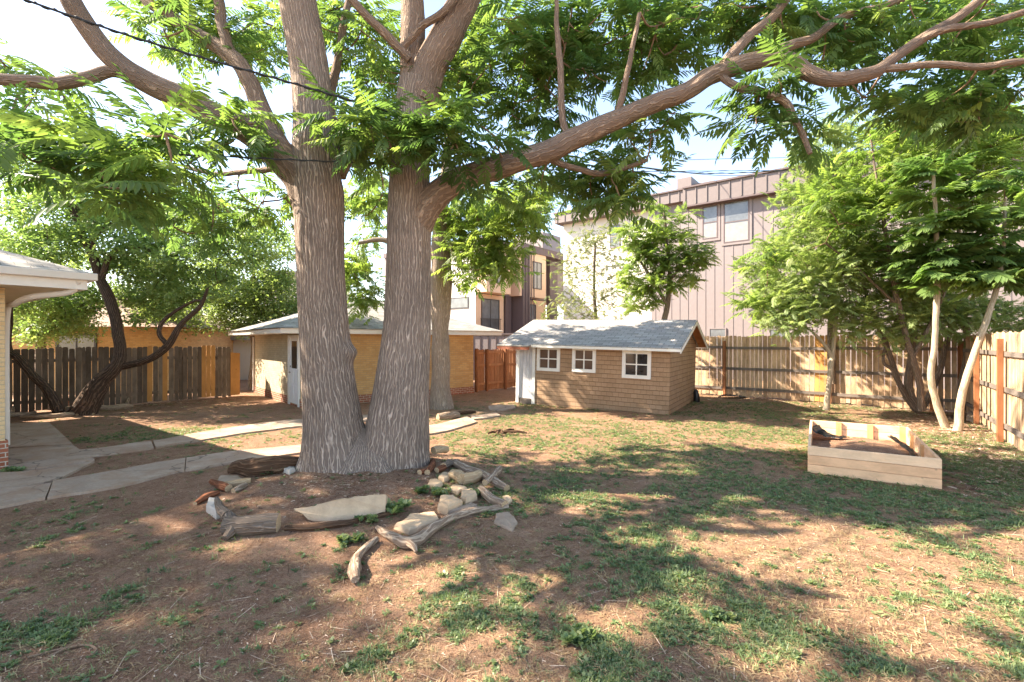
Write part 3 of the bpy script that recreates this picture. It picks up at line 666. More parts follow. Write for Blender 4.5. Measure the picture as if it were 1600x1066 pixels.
m = MB(); m.box((0.02-.0, -bo, 4.97), (xb1, .01, 8.0)); m.build('bay', 'stucco_beige', th_)
m = MB(); m.box((wx(812, -bo), -bo, 4.97), (wx(853, -bo), .01, 8.0)); m.build('bay', 'stucco_beige', th_)
m = MB()
for a, b in ((788, 797), (799, 811), (854, 866)):
    m.box((wx(a), -.25 if a == 788 else -bo-.05 if a == 799 else -.3, -.2), (wx(b), .0, 8.5)) if a != 788 else m.box((wx(a), -.12, -.2), (wx(b), 0, 4.96))
for k in range(5): x = wx(799)+k*.32; m.box((x, -bo-.09, 0), (x+.05, -bo-.05, 8.45))
m.build('dark_siding', 'mauve_dark', th_)
m = MB(); m.box((-.15, -bo-.12, 8.0), (wx(798, -bo), 9, 8.35)); m.box((wx(812, -bo), -bo-.12, 8.0), (xe+3, 9, 8.5)); m.build('parapet', 'mauve_dark', th_)
m = MB(); x0, zt = onplane(M2, 848, 362, 2); x1, _ = onplane(M2, 876, 362, 2); m.box((x0, 2, 8.5), (x1, 5, zt)); m.build('rooftop_box', 'mauve', th_)
def twin(a, b, yl, cols, rows, label=None):
    xa, za = onplane(M2, *a, yl); xb, zb = onplane(M2, *b, yl); return window(th_, xa, xb, zb, za, y=yl-.01, fr='metal_dark', gl='glass_grey', cols=cols, rows=rows, fw=.06, out=.03, bar=.03)
twin((752, 466), (780, 524), 0, 2, 1); twin((815, 474), (837, 528), 0, 2, 1); twin((832, 408), (846, 453), -bo, 2, 1); twin((770, 388), (785, 444), -bo, 2, 1)
m = MB()
xa, _ = onplane(M2, 751, 500, -.15); xb, _ = onplane(M2, 783, 500, -.15); z0 = wz(766, 524); z1 = wz(766, 499)
for z in (z0, z1): m.box((xa, -.18, z), (xb, -.14, z+.05))
x = xa
while x < xb: m.box((x, -.17, z0+.05), (x+.02, -.15, z1)); x += .12
m.build('balcony_rail', 'metal_dark', th_)
# narrow window on the white wall: its plane is local x = 0
Mw = M2 @ Matrix.Rotation(R(-90), 4, 'Z'); ww = bpy.data.objects.new('window_mount', None)
xa, za = onplane(Mw, 703, 466); xb, zb = onplane(Mw, 733, 482)
m = MB(); m.box((-.05, -xb, zb), (-.02, -xa, za)); f = m.build('window', 'metal_dark', th_)
m = MB(); m.box((-.06, -xb+.08, zb+.08), (-.052, -xa-.08, za-.08)); m.build('pane', 'glass_grey', f)
m = MB(); m.box((-.6, 5.2, -.2), (-.012, 8, 6.6)); x = 5.25
while x < 8: m.box((-.64, x, -.2), (-.6, x+.05, 6.6)); x += .42
m.build('grey_siding', 'mauve', th_)
bpy.data.objects.remove(ww)
# low mauve wall showing between garage eave and reddish fence
Mx = frame(at(735, 533, 24).xy.to_3d(), R(-20)); lo = empty('low_building', Mx, 'low mauve clad wall seen just above the reddish fence', 'building')
m = MB(); m.box((0, 0, -.2), (2.6, 2, 2.25)); m.build('wall', 'mauve', lo); m = MB()
for k in range(6): m.box((.1+k*.42, -.03, 0), (.14+k*.42, 0, 2.2))
m.build('battens', 'mauve_dark', lo)
m = MB(); m.box((-.06, -.06, 2.25), (2.66, 2.05, 2.33)); m.build('roof_edge', 'mauve_dark', lo)
# neighbour's house beyond the dark fence
Mn = frame(at(-70, 533, 18.2).xy.to_3d(), R(6)); ne = empty('neighbour_house', Mn, 'orange brick house with dark window beyond the dark fence', 'house')
m = MB(); m.box((0, 0, -.2), (7.6, 7, 2.5)); m.build('wall', 'garage_brick', ne)
xa, za = onplane(Mn, 88, 521); xb, zb = onplane(Mn, 152, 560); window(ne, xa, xb, zb, min(za, 2.4), fr='metal_dark', gl='glass_grey', cols=2, rows=1, fw=.08)
m = MB(); z = 2.5; P = [(-.5, -.5, z), (8.1, -.5, z), (8.1, 7.5, z), (-.5, 7.5, z)]; a, b = (3, 3.5, 3.9), (4.6, 3.5, 3.9)
for q in ([P[0], P[1], b, a], [P[1], P[2], b], [P[2], P[3], a, b], [P[3], P[0], a], P[::-1]): m.poly(q)
m.build('roof', 'roof_brown', ne)
# white roofed outbuilding beyond
Mo = frame(at(318, 533, 24).xy.to_3d(), R(8)); ob = empty('outbuilding', Mo, 'pale low building glimpsed between foliage above the orange boards', 'building')
m = MB(); m.box((0, 0, -.2), (4.2, 4, 2.0)); m.build('wall', 'stucco_white', ob)
m = MB(); m.prism([(-.3, 2.0), (4.5, 2.0), (4.2, 2.75), (0, 2.75)], Matrix.Translation((0, -.3, 0)), 4.6); m.build('roof', 'roof_old', ob)
# far white building top left of the garage
Mf = frame(at(412, 533, 60).xy.to_3d(), R(10)); fb = empty('far_building', Mf, 'distant grey flat roofed block above the left end of the garage roof', 'building')
m = MB(); m.box((0, 0, 0), (9, 8, 10)); m.build('wall', 'stucco_white', fb); m = MB(); m.box((-.3, -.3, 10), (9.3, 8.3, 10.7)); m.build('parapet', 'mauve', fb)
window(fb, 1.5, 3, 7, 8.8, y=-.02, fr='metal_dark', gl='glass_grey', cols=1, rows=1); window(fb, 5.5, 7, 7, 8.8, y=-.02, fr='metal_dark', gl='glass_grey', cols=1, rows=1)

# ---------------------------------------------------------------- the big twin-trunk tree
TX, TY = TREE
tr = empty('twin_trunk_tree', Vector((TX, TY, hgt(TX, TY))), 'huge twin trunk tree with ridged grey bark in the middle of the yard', 'tree')
trI = tr.matrix_world.inverted()
def loc(P, M=None): M = M or trI; return [M @ Vector(p) for p in P]
def barkmod(flare, h0, lob=5, ph=0.0, burl=0):
    def f(a, L, r, d):
        k = max(0, 1-L/h0); lobes = 1+k*k*.28*flare*math.cos(lob*a+ph+.6*math.sin(2*a))
        n = .05*noise.noise(Vector((math.cos(a)*1.6, math.sin(a)*1.6, L*.7+ph)))
        g = noise.ridged_multi_fractal(Vector((math.cos(a)*6+ph, math.sin(a)*6, L*1.5)), 1, 2, 3, 1, 2)
        return r*lobes*(1+n)+.013*(g-1)+burl*math.exp(-((L-2.15)/.11)**2)*max(0, d.x)**8
    return f
def tpath(L, Y): 
    """centre-line points (px, py, half-width px, depth)"""
    P = []; rr = []
    for e in L:
        y = (e[3] if len(e) > 3 else Y)*DK; P.append(at(e[0], e[1], y)); rr.append(e[2]/FP*y)
    return P, rr
YL = 7.6; DK = .92
left, lr = tpath([(530, 785, 74), (528, 745, 66), (527, 705, 55), (520, 650, 46), (512, 580, 41.5), (505, 500, 38.5), (501, 420, 37), (499, 350, 39), (497, 300, 42), (492, 250, 36), (489, 180, 31), (482, 100, 31), (465, 0, 30), (450, -90, 27), (446, -190, 22), (455, -290, 15)], YL)
right, rr_ = tpath([(612, 785, 72), (615, 745, 64), (618, 705, 56), (623, 650, 49), (630, 580, 43), (636, 500, 37.5), (638, 420, 36), (639, 350, 36), (640, 300, 34), (640, 240, 31), (645, 175, 29), (652, 130, 30)], 7.75)
lr = [x*.93 for x in lr]; t = TM(); t.tube(loc(left), lr, 88, 16, mod=barkmod(1, 1.3, 5, 0, .10)); t.build('trunk', 'bark_big', tr)
rr_ = [x*.94 for x in rr_]; t = TM(); t.tube(loc(right), rr_, 88, 18, mod=barkmod(.8, 1.2, 4, 2.0)); t.build('trunk', 'bark_big', tr)
# root collar that joins both trunks
def rootmod(a, L, r, d): return r*(1+.10*math.cos(7*a)+.1*noise.noise(Vector((math.cos(a)*2, math.sin(a)*2, L*2))))
b0 = at(572, 738, 7.02); t = TM(); t.tube(loc([b0+Vector((0, 0, -.45)), b0+Vector((0, 0, -.12)), b0+Vector((0, 0, .12)), b0+Vector((0, 0, .42)), b0+Vector((.0, 0, .66))]), [1.02, .95, .80, .48, .14], 88, 10, mod=lambda a, L, r, d: rootmod(a, L, r, d)*(1-.28*abs(d.y))); t.build('root_collar', 'bark_big', tr)
LIMBS = {}
def limb(key, L, Y, seg=18, name='limb', mt='bark_limb', flare=1.0, ext=None, parent=tr, inv=None):
    P, rad = tpath(L, Y); rad[0] *= flare
    if ext: 
        for e in ext: P.append(Vector(e[:3])); rad.append(e[3])
    t = TM(); t.tube(loc(P, inv), rad, seg, 8, rough=.16, rs=2.2, wob=.02); t.build(name, mt, parent); LIMBS[key] = catmull(P, 6); return P
limb('L1', [(492, 330, 26, 7.6), (468, 278, 27, 7.55), (435, 240, 26, 7.45), (395, 208, 22, 7.3), (340, 182, 20, 7.1), (280, 152, 18, 6.9), (215, 120, 17.5, 6.7), (172, 88, 15.5, 6.6), (140, 50, 14.5, 6.5), (112, 5, 14, 6.4), (90, -50, 12, 6.4), (60, -120, 9, 6.6)], 7.3, flare=1.2)
limb('L1b', [(205, 118, 10, 6.68), (170, 112, 9, 6.6), (130, 124, 10, 6.5), (80, 130, 10, 6.4), (30, 126, 10, 6.3), (-40, 122, 9, 6.2), (-140, 100, 7, 6.2)], 6.5, 14)
limb('L2', [(475, 300, 18, 7.6), (455, 262, 19, 7.6), (430, 215, 16, 7.7), (405, 160, 14, 7.8), (380, 110, 13, 7.9), (355, 82, 12, 8), (310, 55, 10, 8.1), (265, 25, 9, 8.3), (215, -10, 8, 8.5), (120, -90, 6, 8.8)], 7.7, 14)
limb('L2b', [(385, 115, 9, 7.9), (362, 85, 9, 7.95), (350, 50, 8.5, 8), (342, 5, 8, 8.1), (335, -60, 6, 8.2)], 8, 12)
limb('R1', [(640, 372, 22, 7.75), (668, 322, 23, 7.7), (700, 292, 20, 7.6), (740, 272, 18, 7.5), (800, 254, 18, 7.3), (850, 240, 18, 7.2), (905, 213, 16.5, 7.1), (960, 187, 16, 7.0), (1020, 164, 14.5, 6.9), (1075, 142, 14, 6.8), (1110, 120, 14, 6.75), (1150, 103, 14, 6.7), (1200, 93, 11.5, 6.6), (1240, 97, 11, 6.5), (1268, 115, 11.5, 6.45), (1295, 124, 10.5, 6.4), (1340, 120, 10, 6.35), (1378, 108, 9, 6.3), (1410, 82, 8, 6.3), (1445, 58, 7.5, 6.3), (1490, 32, 7, 6.3), (1540, -5, 6, 6.3), (1640, -80, 4, 6.3)], 7, flare=1.25)
limb('R1b', [(1378, 108, 6.5, 6.3), (1420, 103, 6, 6.2), (1480, 101, 5.5, 6.1), (1540, 104, 5, 6.0), (1590, 97, 4.5, 5.9), (1680, 80, 3, 5.9)], 6.2, 10)
limb('R1c', [(1430, 67, 5.5, 6.3), (1475, 47, 5.5, 6.2), (1530, 38, 5, 6.1), (1600, 20, 5, 6.1), (1700, -10, 4, 6.1)], 6.2, 10)
limb('R1d', [(1118, 122, 9, 6.75), (1140, 90, 8.5, 6.8), (1170, 58, 7.5, 6.9), (1215, 18, 7, 7), (1250, -30, 5, 7.1)], 7, 10)
limb('R1e', [(1165, 100, 8, 6.7), (1210, 80, 8, 6.8), (1270, 60, 7, 6.9), (1310, 30, 6.5, 7), (1390, 6, 5.5, 7), (1480, -30, 4, 7)], 7, 10)
limb('R1f', [(1128, 120, 6, 6.7), (1160, 138, 6, 6.6), (1200, 148, 6, 6.5), (1228, 160, 6, 6.4), (1243, 190, 5, 6.4), (1256, 214, 4.5, 6.35), (1266, 240, 3.5, 6.3)], 6.5, 10)
limb('R1g', [(890, 218, 6, 7.1), (878, 180, 5.5, 7.1), (876, 110, 5, 7.1), (870, 40, 4, 7.1), (868, -20, 3, 7.1)], 7.1, 8)
limb('R1h', [(960, 190, 5, 7), (972, 150, 5, 6.9), (985, 90, 4, 6.8), (1000, 20, 3, 6.8)], 7, 8)
limb('R2', [(654, 160, 24, 7.75), (672, 105, 25, 7.75), (700, 50, 24, 7.7), (730, -5, 22, 7.7), (765, -80, 19, 7.8), (800, -190, 14, 8)], 7.75, 20, flare=1.1)
limb('R3', [(648, 150, 20, 7.8), (644, 90, 19.5, 7.9), (646, 30, 19, 8), (640, -40, 17, 8.1), (620, -160, 12, 8.4)], 7.9, 20, flare=1.1)
limb('R4', [(640, 95, 6, 7.6), (612, 65, 7, 7.5), (590, 42, 6.5, 7.4), (550, 0, 6, 7.3), (500, -60, 4, 7.3)], 7.5, 10)
limb('R5', [(628, 78, 5, 7.6), (655, 45, 6, 7.5), (690, 20, 5.5, 7.4), (720, -10, 5, 7.4)], 7.5, 10)
limb('L3', [(528, 275, 13, 7.75), (540, 235, 11, 7.8), (520, 205, 9, 7.9), (516, 150, 8, 8), (530, 80, 6, 8.2), (545, 0, 5, 8.4)], 7.8, 12)
limb('L4', [(430, 262, 5, 7.6), (390, 268, 4.5, 7.8), (340, 272, 4, 8), (290, 262, 3, 8.2)], 8, 8)
limb('R6', [(850, 245, 6, 7.2), (895, 262, 5, 7.3), (935, 272, 5, 7.4), (975, 262, 4, 7.4), (1010, 250, 3, 7.5)], 7.3, 8)
limb('L5', [(465, -40, 12, 7.6), (380, -110, 11, 7.2), (250, -190, 9, 6.8), (60, -260, 6, 6.5)], 7.3, 10)
limb('R7', [(770, -90, 12, 7.8), (900, -170, 11, 7.4), (1080, -230, 9, 7), (1300, -260, 6, 6.5)], 7.3, 10)
limb('R8', [(740, -30, 12, 7.7), (720, -200, 11, 6.2), (700, -500, 9, 4.8), (680, -900, 6, 4)], 7.3, 10)

CL = []
MAIN = [(40, 110, 75, 25, 7.2, 8.5, 9), (80, 205, 90, 30, 5.5, 6.8, 11), (60, 235, 70, 40, 5, 6.5, 11), (170, 225, 90, 18, 5, 6.2, 9), (165, 262, 110, 32, 4.8, 6.2, 13), (235, 300, 90, 40, 5, 6.5, 13), (210, 215, 80, 35, 4.8, 5.8, 8),
          (310, 50, 60, 55, 8.2, 10, 22), (400, 60, 50, 60, 8.6, 10.5, 24), (350, 225, 60, 18, 6, 7.2, 9), (370, 190, 35, 14, 6.3, 7.0, 5), (240, 30, 60, 40, 7.5, 9, 12),
          (300, 335, 110, 30, 7.5, 9.5, 22), (430, 310, 70, 35, 8, 9.5, 16), (560, 70, 55, 75, 7.8, 10, 34), (560, 190, 50, 60, 8.5, 10.5, 18), (570, 290, 40, 60, 8.5, 10.5, 18),
          (640, 210, 90, 32, 6.6, 7.2, 22), (560, 205, 45, 25, 6.7, 7.2, 7), (740, 220, 75, 30, 6.4, 7.1, 15), (770, 80, 60, 80, 8, 10, 36), (850, 60, 80, 70, 7.8, 9.8, 36), (820, 165, 70, 40, 7.8, 9.3, 18), (770, 270, 60, 30, 8, 9.5, 12),
          (960, 60, 90, 60, 7.5, 9.5, 36), (930, 110, 80, 30, 7.7, 9, 14), (1060, 45, 90, 45, 7.3, 9.3, 30), (1040, 90, 60, 25, 7.5, 9, 10), (1180, 25, 90, 35, 7.3, 9.2, 26), (1200, 130, 30, 18, 6.2, 7, 5),
          (890, 275, 60, 22, 7.4, 8.6, 14), (965, 275, 60, 30, 7.3, 8.6, 18), (1020, 225, 50, 22, 7.2, 8.4, 9), (1050, 185, 40, 12, 7.2, 8, 5), (950, 300, 40, 18, 7, 8, 7),
          (1190, 180, 32, 26, 6.2, 7, 9), (1235, 205, 26, 20, 6.2, 7, 5), (1300, 30, 90, 40, 7, 8.6, 26), (1330, 70, 60, 22, 7, 8.2, 9), (1430, 25, 90, 38, 6.9, 8.5, 26), (1530, 50, 90, 50, 6.8, 8.2, 30),
          (1330, 105, 50, 15, 7, 8, 4), (1420, 160, 80, 22, 6.6, 7.8, 18), (1520, 165, 80, 30, 6.5, 7.6, 22), (1600, 120, 50, 60, 6.4, 7.6, 14), (700, 120, 50, 60, 8, 9.5, 18), (500, 20, 30, 20, 8, 9, 6)]
for a in MAIN:
    a = list(a); a[6] = max(3, int(a[6]*.62)); CL += blob_px(*a)
# the crown above and beyond the frame
up = blob_xyz((-1.8, 7.2, 9.6), (7.6, 6.2, 3.4), 140, lo=-.6)
up = [c for c in up if (c[1] < 1.2 or (c[2]-H)/c[1]*FP > 545) and not (c[1] > 10.2 and c[0] < 1) and not (c[1] < 6.8 and random.random() < .45)]
TW = TM(); LPn = [p for k in LIMBS for p in LIMBS[k]]
twigs(TW, CL, LPn, .010)
TW.v = [trI @ p for p in TW.v]; TW.build('twigs', 'bark_twig', tr)['kind'] = 'stuff'
TW = TM(); twigs(TW, up[::2], LPn, .014, 5); TW.v = [trI @ p for p in TW.v]; TW.build('upper_twigs', 'bark_twig', tr)['kind'] = 'stuff'
off = np.array(trI.translation)
Vv, Ff, Aa = clusters(CL, 7, T_BIG, (.66, 1.05), (-35, 45), .12); quads_mesh('crown', Vv+off, Ff, Aa, 'leaf_big', tr)
Vv, Ff, Aa = clusters(up, 8, T_FAR, (1.0, 1.5), (-30, 45), .2); quads_mesh('upper_crown', Vv+off, Ff, Aa, 'leaf_big', tr)

DK = 1.0
# ---------------------------------------------------------------- other trees
def tree_at(name, base, label, cat='tree', group=None): o = empty(name, base, label, cat, group); return o, o.matrix_world.inverted()
def simple_trunks(o, inv, paths, Y, mt, seg=12, name='trunk'):
    out = []
    for i, L in enumerate(paths):
        P, rad = tpath(L, Y); t = TM(); t.tube(loc(P, inv), rad, seg, 7, rough=.2, rs=2.5, wob=.015); t.build(name if i == 0 else 'limb', mt, o); out += catmull(P, 5)
    return out
def crown(o, inv, C, lp, temps, per, mt, size, elev=(-30, 45), spread=.1, twm='bark_twig', twr=.008, maxl=1.5):
    t = TM(); twigs(t, C, lp, twr, maxl); t.v = [inv @ p for p in t.v]; t.build('twigs', twm, o)['kind'] = 'stuff'
    V_, F_, A_ = clusters(C, per, temps, size, elev, spread); quads_mesh('crown', V_+np.array(inv.translation), F_, A_, mt, o)
PERK = 1.7
def crown_s(o, inv, C, lp, per, spread, size, mt, twm='bark_grey', twr=.007, maxl=1.5, every=2):
    t = TM(); twigs(t, C[::every], lp, twr, maxl); t.v = [inv @ p for p in t.v]; t.build('twigs', twm, o)['kind'] = 'stuff'
    V_, F_, A_ = small_leaves(C, int(per*PERK), spread, size); quads_mesh('crown', V_+np.array(inv.translation), F_, A_, mt, o)
# second tree behind the twin trunk
o, inv = tree_at('slender_tree', gt(690, 640), 'slender grey trunk tree standing just behind the right big trunk')
lp = simple_trunks(o, inv, [[(690, 652, 24), (690, 636, 18), (689, 600, 14.5), (688, 520, 13.5), (686, 440, 14), (687, 390, 13), (688, 340, 10), (695, 280, 8), (700, 220, 6)],
                            [(692, 520, 9), (697, 470, 8.5), (699, 420, 7), (694, 380, 6), (700, 330, 5)], [(688, 370, 6), (730, 350, 5), (780, 340, 4), (830, 330, 3)], [(686, 400, 6), (640, 380, 5), (590, 375, 4), (560, 380, 3)]], 14.0, 'bark_tan')
C = []
for a in [(745, 350, 50, 45, 12.5, 15, 34), (790, 340, 55, 40, 12, 15, 34), (820, 310, 40, 40, 12, 15, 24), (740, 410, 45, 25, 12.5, 14.5, 20), (785, 405, 30, 22, 12.5, 14.5, 12), (700, 320, 30, 30, 13, 15, 14), (575, 350, 35, 60, 14, 16.5, 15), (565, 430, 28, 35, 13.5, 15.5, 20), (580, 300, 35, 50, 14, 16, 12), (560, 470, 16, 14, 13.5, 15, 5)]: C += blob_px(*a)
crown(o, inv, C, lp, T_FAR, 8, 'leaf_bright', (.8, 1.15), (-45, 35), .15, maxl=2)
# dark leaning tree at the dark fence
o, inv = tree_at('leaning_tree', gt(130, 640), 'dark rough barked tree leaning in front of the dark fence')
YD = 13.2
lp = simple_trunks(o, inv, [[(128, 650, 19.8, 12.9), (140, 625, 15.8, 12.9), (160, 594, 12.5, 13), (182, 572, 9.9, 13.1), (188, 545, 7.9), (180, 500, 7.3), (170, 465, 7.3), (158, 440, 6.6), (145, 400, 5.9), (130, 370, 5.3), (112, 320, 4.6), (95, 260, 3.3)],
    [(178, 575, 6.6), (205, 570, 5.9), (235, 560, 5.3), (262, 540, 5.3), (285, 505, 4.0), (312, 480, 3.3), (325, 450, 2.0)], [(262, 540, 4.0), (248, 520, 3.3), (262, 495, 2.6), (300, 472, 2.3), (315, 470, 2.0)],
    [(158, 440, 4.6), (175, 395, 3.3), (215, 385, 2.6), (250, 400, 2.0)], [(145, 400, 4.0), (150, 370, 3.3), (175, 350, 2.6), (210, 345, 2.0)]], YD, 'bark_dark', 16)
C = []
for a in [(60, 300, 70, 50, 12, 15, 40), (60, 380, 75, 30, 12, 15.5, 34), (150, 370, 80, 40, 12, 15.5, 44), (230, 400, 80, 40, 12.5, 15.5, 44), (300, 430, 70, 45, 13, 16, 44), (220, 470, 60, 30, 13.5, 16, 26), (110, 480, 60, 35, 14, 16, 34), (60, 500, 50, 30, 14, 16, 28), (280, 350, 70, 30, 13, 16, 28), (40, 230, 45, 40, 12, 15, 16), (360, 400, 50, 40, 13, 16, 24), (350, 340, 60, 40, 13, 16, 26), (200, 320, 80, 30, 13, 16, 30), (120, 300, 70, 40, 13, 16, 28), (420, 360, 30, 40, 14, 16, 14)]: C += blob_px(*a)
crown_s(o, inv, C, lp, 60, .17, (.09, .16), 'leaf_small', 'bark_dark')
o, inv = tree_at('slanting_tree', gt(85, 640), 'thin dark trunk leaning left behind the corner of the house', 'tree')
lp = simple_trunks(o, inv, [[(92, 645, 8.0), (78, 615, 6.4), (55, 590, 6.0), (30, 562, 5.6), (12, 545, 5.2), (14, 500, 4.8), (12, 450, 4.0), (14, 400, 3.2)]], 12.6, 'bark_dark', 12)
C = blob_px(10, 430, 40, 60, 12.2, 14, 18)+blob_px(50, 440, 40, 40, 12.5, 14.5, 16)
crown_s(o, inv, C, lp, 110, .24, (.07, .12), 'leaf_small', 'bark_dark')
# bright foliage beyond the left fence
for i, (bx_, Yd, bl, lab, sc_) in enumerate([(395, 19, [(390, 480, 60, 38, 18, 20.5, 60), (430, 470, 50, 40, 18, 20.5, 44), (350, 470, 50, 45, 18, 20.5, 40), (410, 440, 40, 25, 18, 20, 20), (440, 400, 40, 30, 18, 20, 18), (370, 400, 50, 40, 18, 20, 24)], 'bright green bushy tree above the left end of the garage roof', (.09, .15)),
     (270, 21, [(270, 490, 60, 30, 19, 22, 44), (240, 440, 70, 50, 19, 22, 44), (300, 420, 70, 50, 19, 22, 36)], 'yellow green tree beyond the dark fence, right of the leaning tree', (.1, .16)),
     (60, 17, [(60, 490, 70, 40, 15.5, 17.5, 60), (40, 430, 70, 40, 15.5, 17.5, 44), (120, 440, 50, 50, 15.5, 17.5, 34), (90, 505, 60, 22, 15, 17, 24)], 'yellow green tree above the orange brick house beyond the fence', (.08, .13))]):
    o, inv = tree_at('leafy_tree', Vector((at(bx_, 533, Yd).x, Yd, 0)), lab, 'tree', 'leafy trees beyond the left fence')
    lp = simple_trunks(o, inv, [[(bx_, 533+1.95*FP/Yd, 7), (bx_+3, 540, 6), (bx_-4, 500, 5), (bx_+2, 450, 3), (bx_, 410, 2)]], Yd, 'bark_grey', 8)
    C = []
    for a in bl: C += blob_px(*a)
    crown_s(o, inv, C, lp, 85, .25, sc_, 'leaf_lime', maxl=2, every=3)
# right: young parasol trees with pale stems
o, inv = tree_at('young_tree', gt(1475, 664), 'left one of two young pale stemmed trees behind the raised bed, its stem bent', 'tree', 'young pale stemmed trees')
lp = simple_trunks(o, inv, [[(1478, 672, 6.5), (1474, 660, 6), (1462, 625, 5), (1454, 590, 4.8), (1460, 540, 4.3), (1463, 480, 4), (1465, 420, 4), (1462, 340, 3), (1458, 270, 2)]], 10.9, 'bark_pale', 12)
C = [tuple(at(1464+dx, y, 10.9+dy)) for dx, y, dy in ((0, 440, 0), (-6, 425, .1), (3, 400, 0), (-20, 400, .3), (0, 360, 0), (20, 350, -.2), (-10, 310, .1), (0, 265, 0))]
crown(o, inv, C, lp, T_PAR, 18, 'leaf_parasol', (.75, 1.15), (-12, 30), .06)
o, inv = tree_at('young_tree', gt(1497, 668), 'right one of two young pale stemmed trees behind the raised bed, leaning right', 'tree', 'young pale stemmed trees')
lp = simple_trunks(o, inv, [[(1495, 676, 6.5), (1498, 664, 6), (1503, 620, 5.3), (1515, 575, 4.8), (1533, 525, 4.4), (1548, 480, 4), (1560, 440, 4), (1568, 380, 3), (1570, 310, 2)]], 10.5, 'bark_pale', 12)
C = [tuple(at(1560+dx, y, 10.4+dy)) for dx, y, dy in ((-5, 440, 0), (-30, 430, .1), (30, 435, -.2), (5, 415, .2), (50, 400, 0), (0, 370, 0), (-40, 400, .3), (30, 340, 0), (8, 290, 0))]
crown(o, inv, C, lp, T_PAR, 18, 'leaf_parasol', (.75, 1.15), (-12, 30), .06)
# tall feathery tree right
o, inv = tree_at('feathery_tree', gt(1440, 634), 'tall lime green feathery tree in the right fence corner', 'tree')
lp = simple_trunks(o, inv, [[(1440, 642, 5.4), (1437, 600, 4.8), (1420, 540, 4.2), (1400, 460, 3.6), (1385, 370, 3.0), (1370, 280, 1.8), (1360, 210, 1.2)], [(1425, 560, 3.0), (1470, 470, 3.0), (1500, 350, 2.4), (1510, 240, 1.8), (1520, 180, 1.2)], [(1405, 480, 2.4), (1340, 420, 1.8), (1290, 380, 1.8)]], 12.2, 'bark_grey')
C = []
for a in [(1380, 240, 60, 45, 11.5, 13, 18), (1470, 230, 80, 50, 11.5, 13, 30), (1560, 240, 70, 50, 11.5, 13, 26), (1420, 320, 80, 45, 11.5, 13, 26), (1540, 320, 80, 45, 11.5, 13, 22), (1320, 330, 50, 40, 11.5, 13, 14), (1450, 400, 80, 40, 11.5, 13, 26), (1560, 190, 50, 30, 11.5, 13, 14), (1290, 300, 50, 40, 12, 13.5, 14), (1350, 400, 70, 40, 12, 13.5, 16), (1210, 400, 35, 25, 12.5, 14, 6), (1190, 470, 30, 20, 12.5, 14, 5)]: C += blob_px(*a)
crown(o, inv, C, lp, T_FAR, 8, 'leaf_bright', (.8, 1.2), (-25, 50), .1, maxl=2)
# lime small-leaved shrub trees along the back fence
shr = [(1400, 13.0, 'bushy small leaved tree with many dark stems against the back fence', [[(1430, 640, 5), (1405, 600, 4), (1385, 540, 4), (1360, 480, 3), (1340, 400, 2)], [(1437, 642, 7), (1420, 610, 6), (1425, 560, 5), (1430, 480, 4), (1420, 400, 2)], [(1440, 640, 5), (1465, 590, 4), (1480, 530, 3.5), (1500, 460, 3)], [(1420, 625, 3), (1396, 580, 3), (1380, 560, 2), (1400, 500, 2)], [(1500, 640, 6), (1505, 590, 5), (1512, 530, 4.5), (1500, 470, 5)]],
        [(1330, 430, 80, 60, 12, 14, 60), (1260, 450, 70, 50, 12, 14, 50), (1400, 480, 80, 45, 12, 13.6, 54), (1480, 490, 80, 40, 12, 13.6, 44), (1560, 500, 60, 30, 12, 13, 26), (1300, 370, 70, 50, 12, 14, 40), (1230, 490, 50, 25, 12, 13.6, 20), (1380, 520, 70, 18, 12, 13.4, 18), (1430, 430, 90, 50, 12.5, 14, 40)], 'leaf_lime', 1),
       (1290, 15.0, 'tall pale lime tree behind the back fence beside the mauve wall', [[(1300, 600, 6), (1298, 520, 5), (1300, 440, 4), (1290, 340, 3), (1285, 260, 2)]], [(1290, 240, 55, 45, 14.5, 16, 40), (1300, 310, 70, 45, 14.5, 16, 44), (1360, 250, 60, 50, 14.5, 16, 34), (1260, 380, 55, 40, 14.5, 16, 30), (1220, 420, 55, 40, 14.5, 16, 34), (1185, 440, 35, 40, 14.5, 16, 14), (1240, 330, 35, 40, 14.5, 16, 14), (1440, 200, 90, 30, 14.5, 16, 26), (1330, 200, 40, 20, 14.5, 16, 8)], 'leaf_lime', 2),
       (935, 20.0, 'thin pale dusty leaved tree behind the left half of the shed roof', [[(932, 606, 4), (931, 505, 3), (928, 450, 2), (930, 380, 1.5)]], [(915, 400, 36, 40, 19, 21, 22), (940, 390, 40, 40, 19, 21, 18), (920, 460, 48, 38, 19, 21, 26), (965, 450, 34, 40, 19, 21, 16), (870, 490, 20, 15, 18, 20, 8), (930, 495, 60, 10, 18, 20, 10), (880, 440, 20, 40, 19, 21, 7)], 'leaf_pale', 3)]
for bx_, Yd, lab, stems, bl, mt, s in shr:
    o, inv = tree_at('bushy_tree', Vector((at(bx_, 533, Yd).x, Yd, 0)), lab, 'tree'); lp = simple_trunks(o, inv, stems, Yd, 'bark_grey', 8)
    C = []
    for a in bl: a = list(a); a[6] = int(a[6]*(1.0 if s == 3 else 1.45)); C += blob_px(*a)
    if s == 3: crown(o, inv, C, lp, T_FAR, 15, mt, (.3, .62), (-30, 60), .27, 'bark_grey', .008)
    else: crown(o, inv, C, lp, T_FAR, 9, mt, (.42, .8), (-35, 50), .16, 'bark_grey', .006)
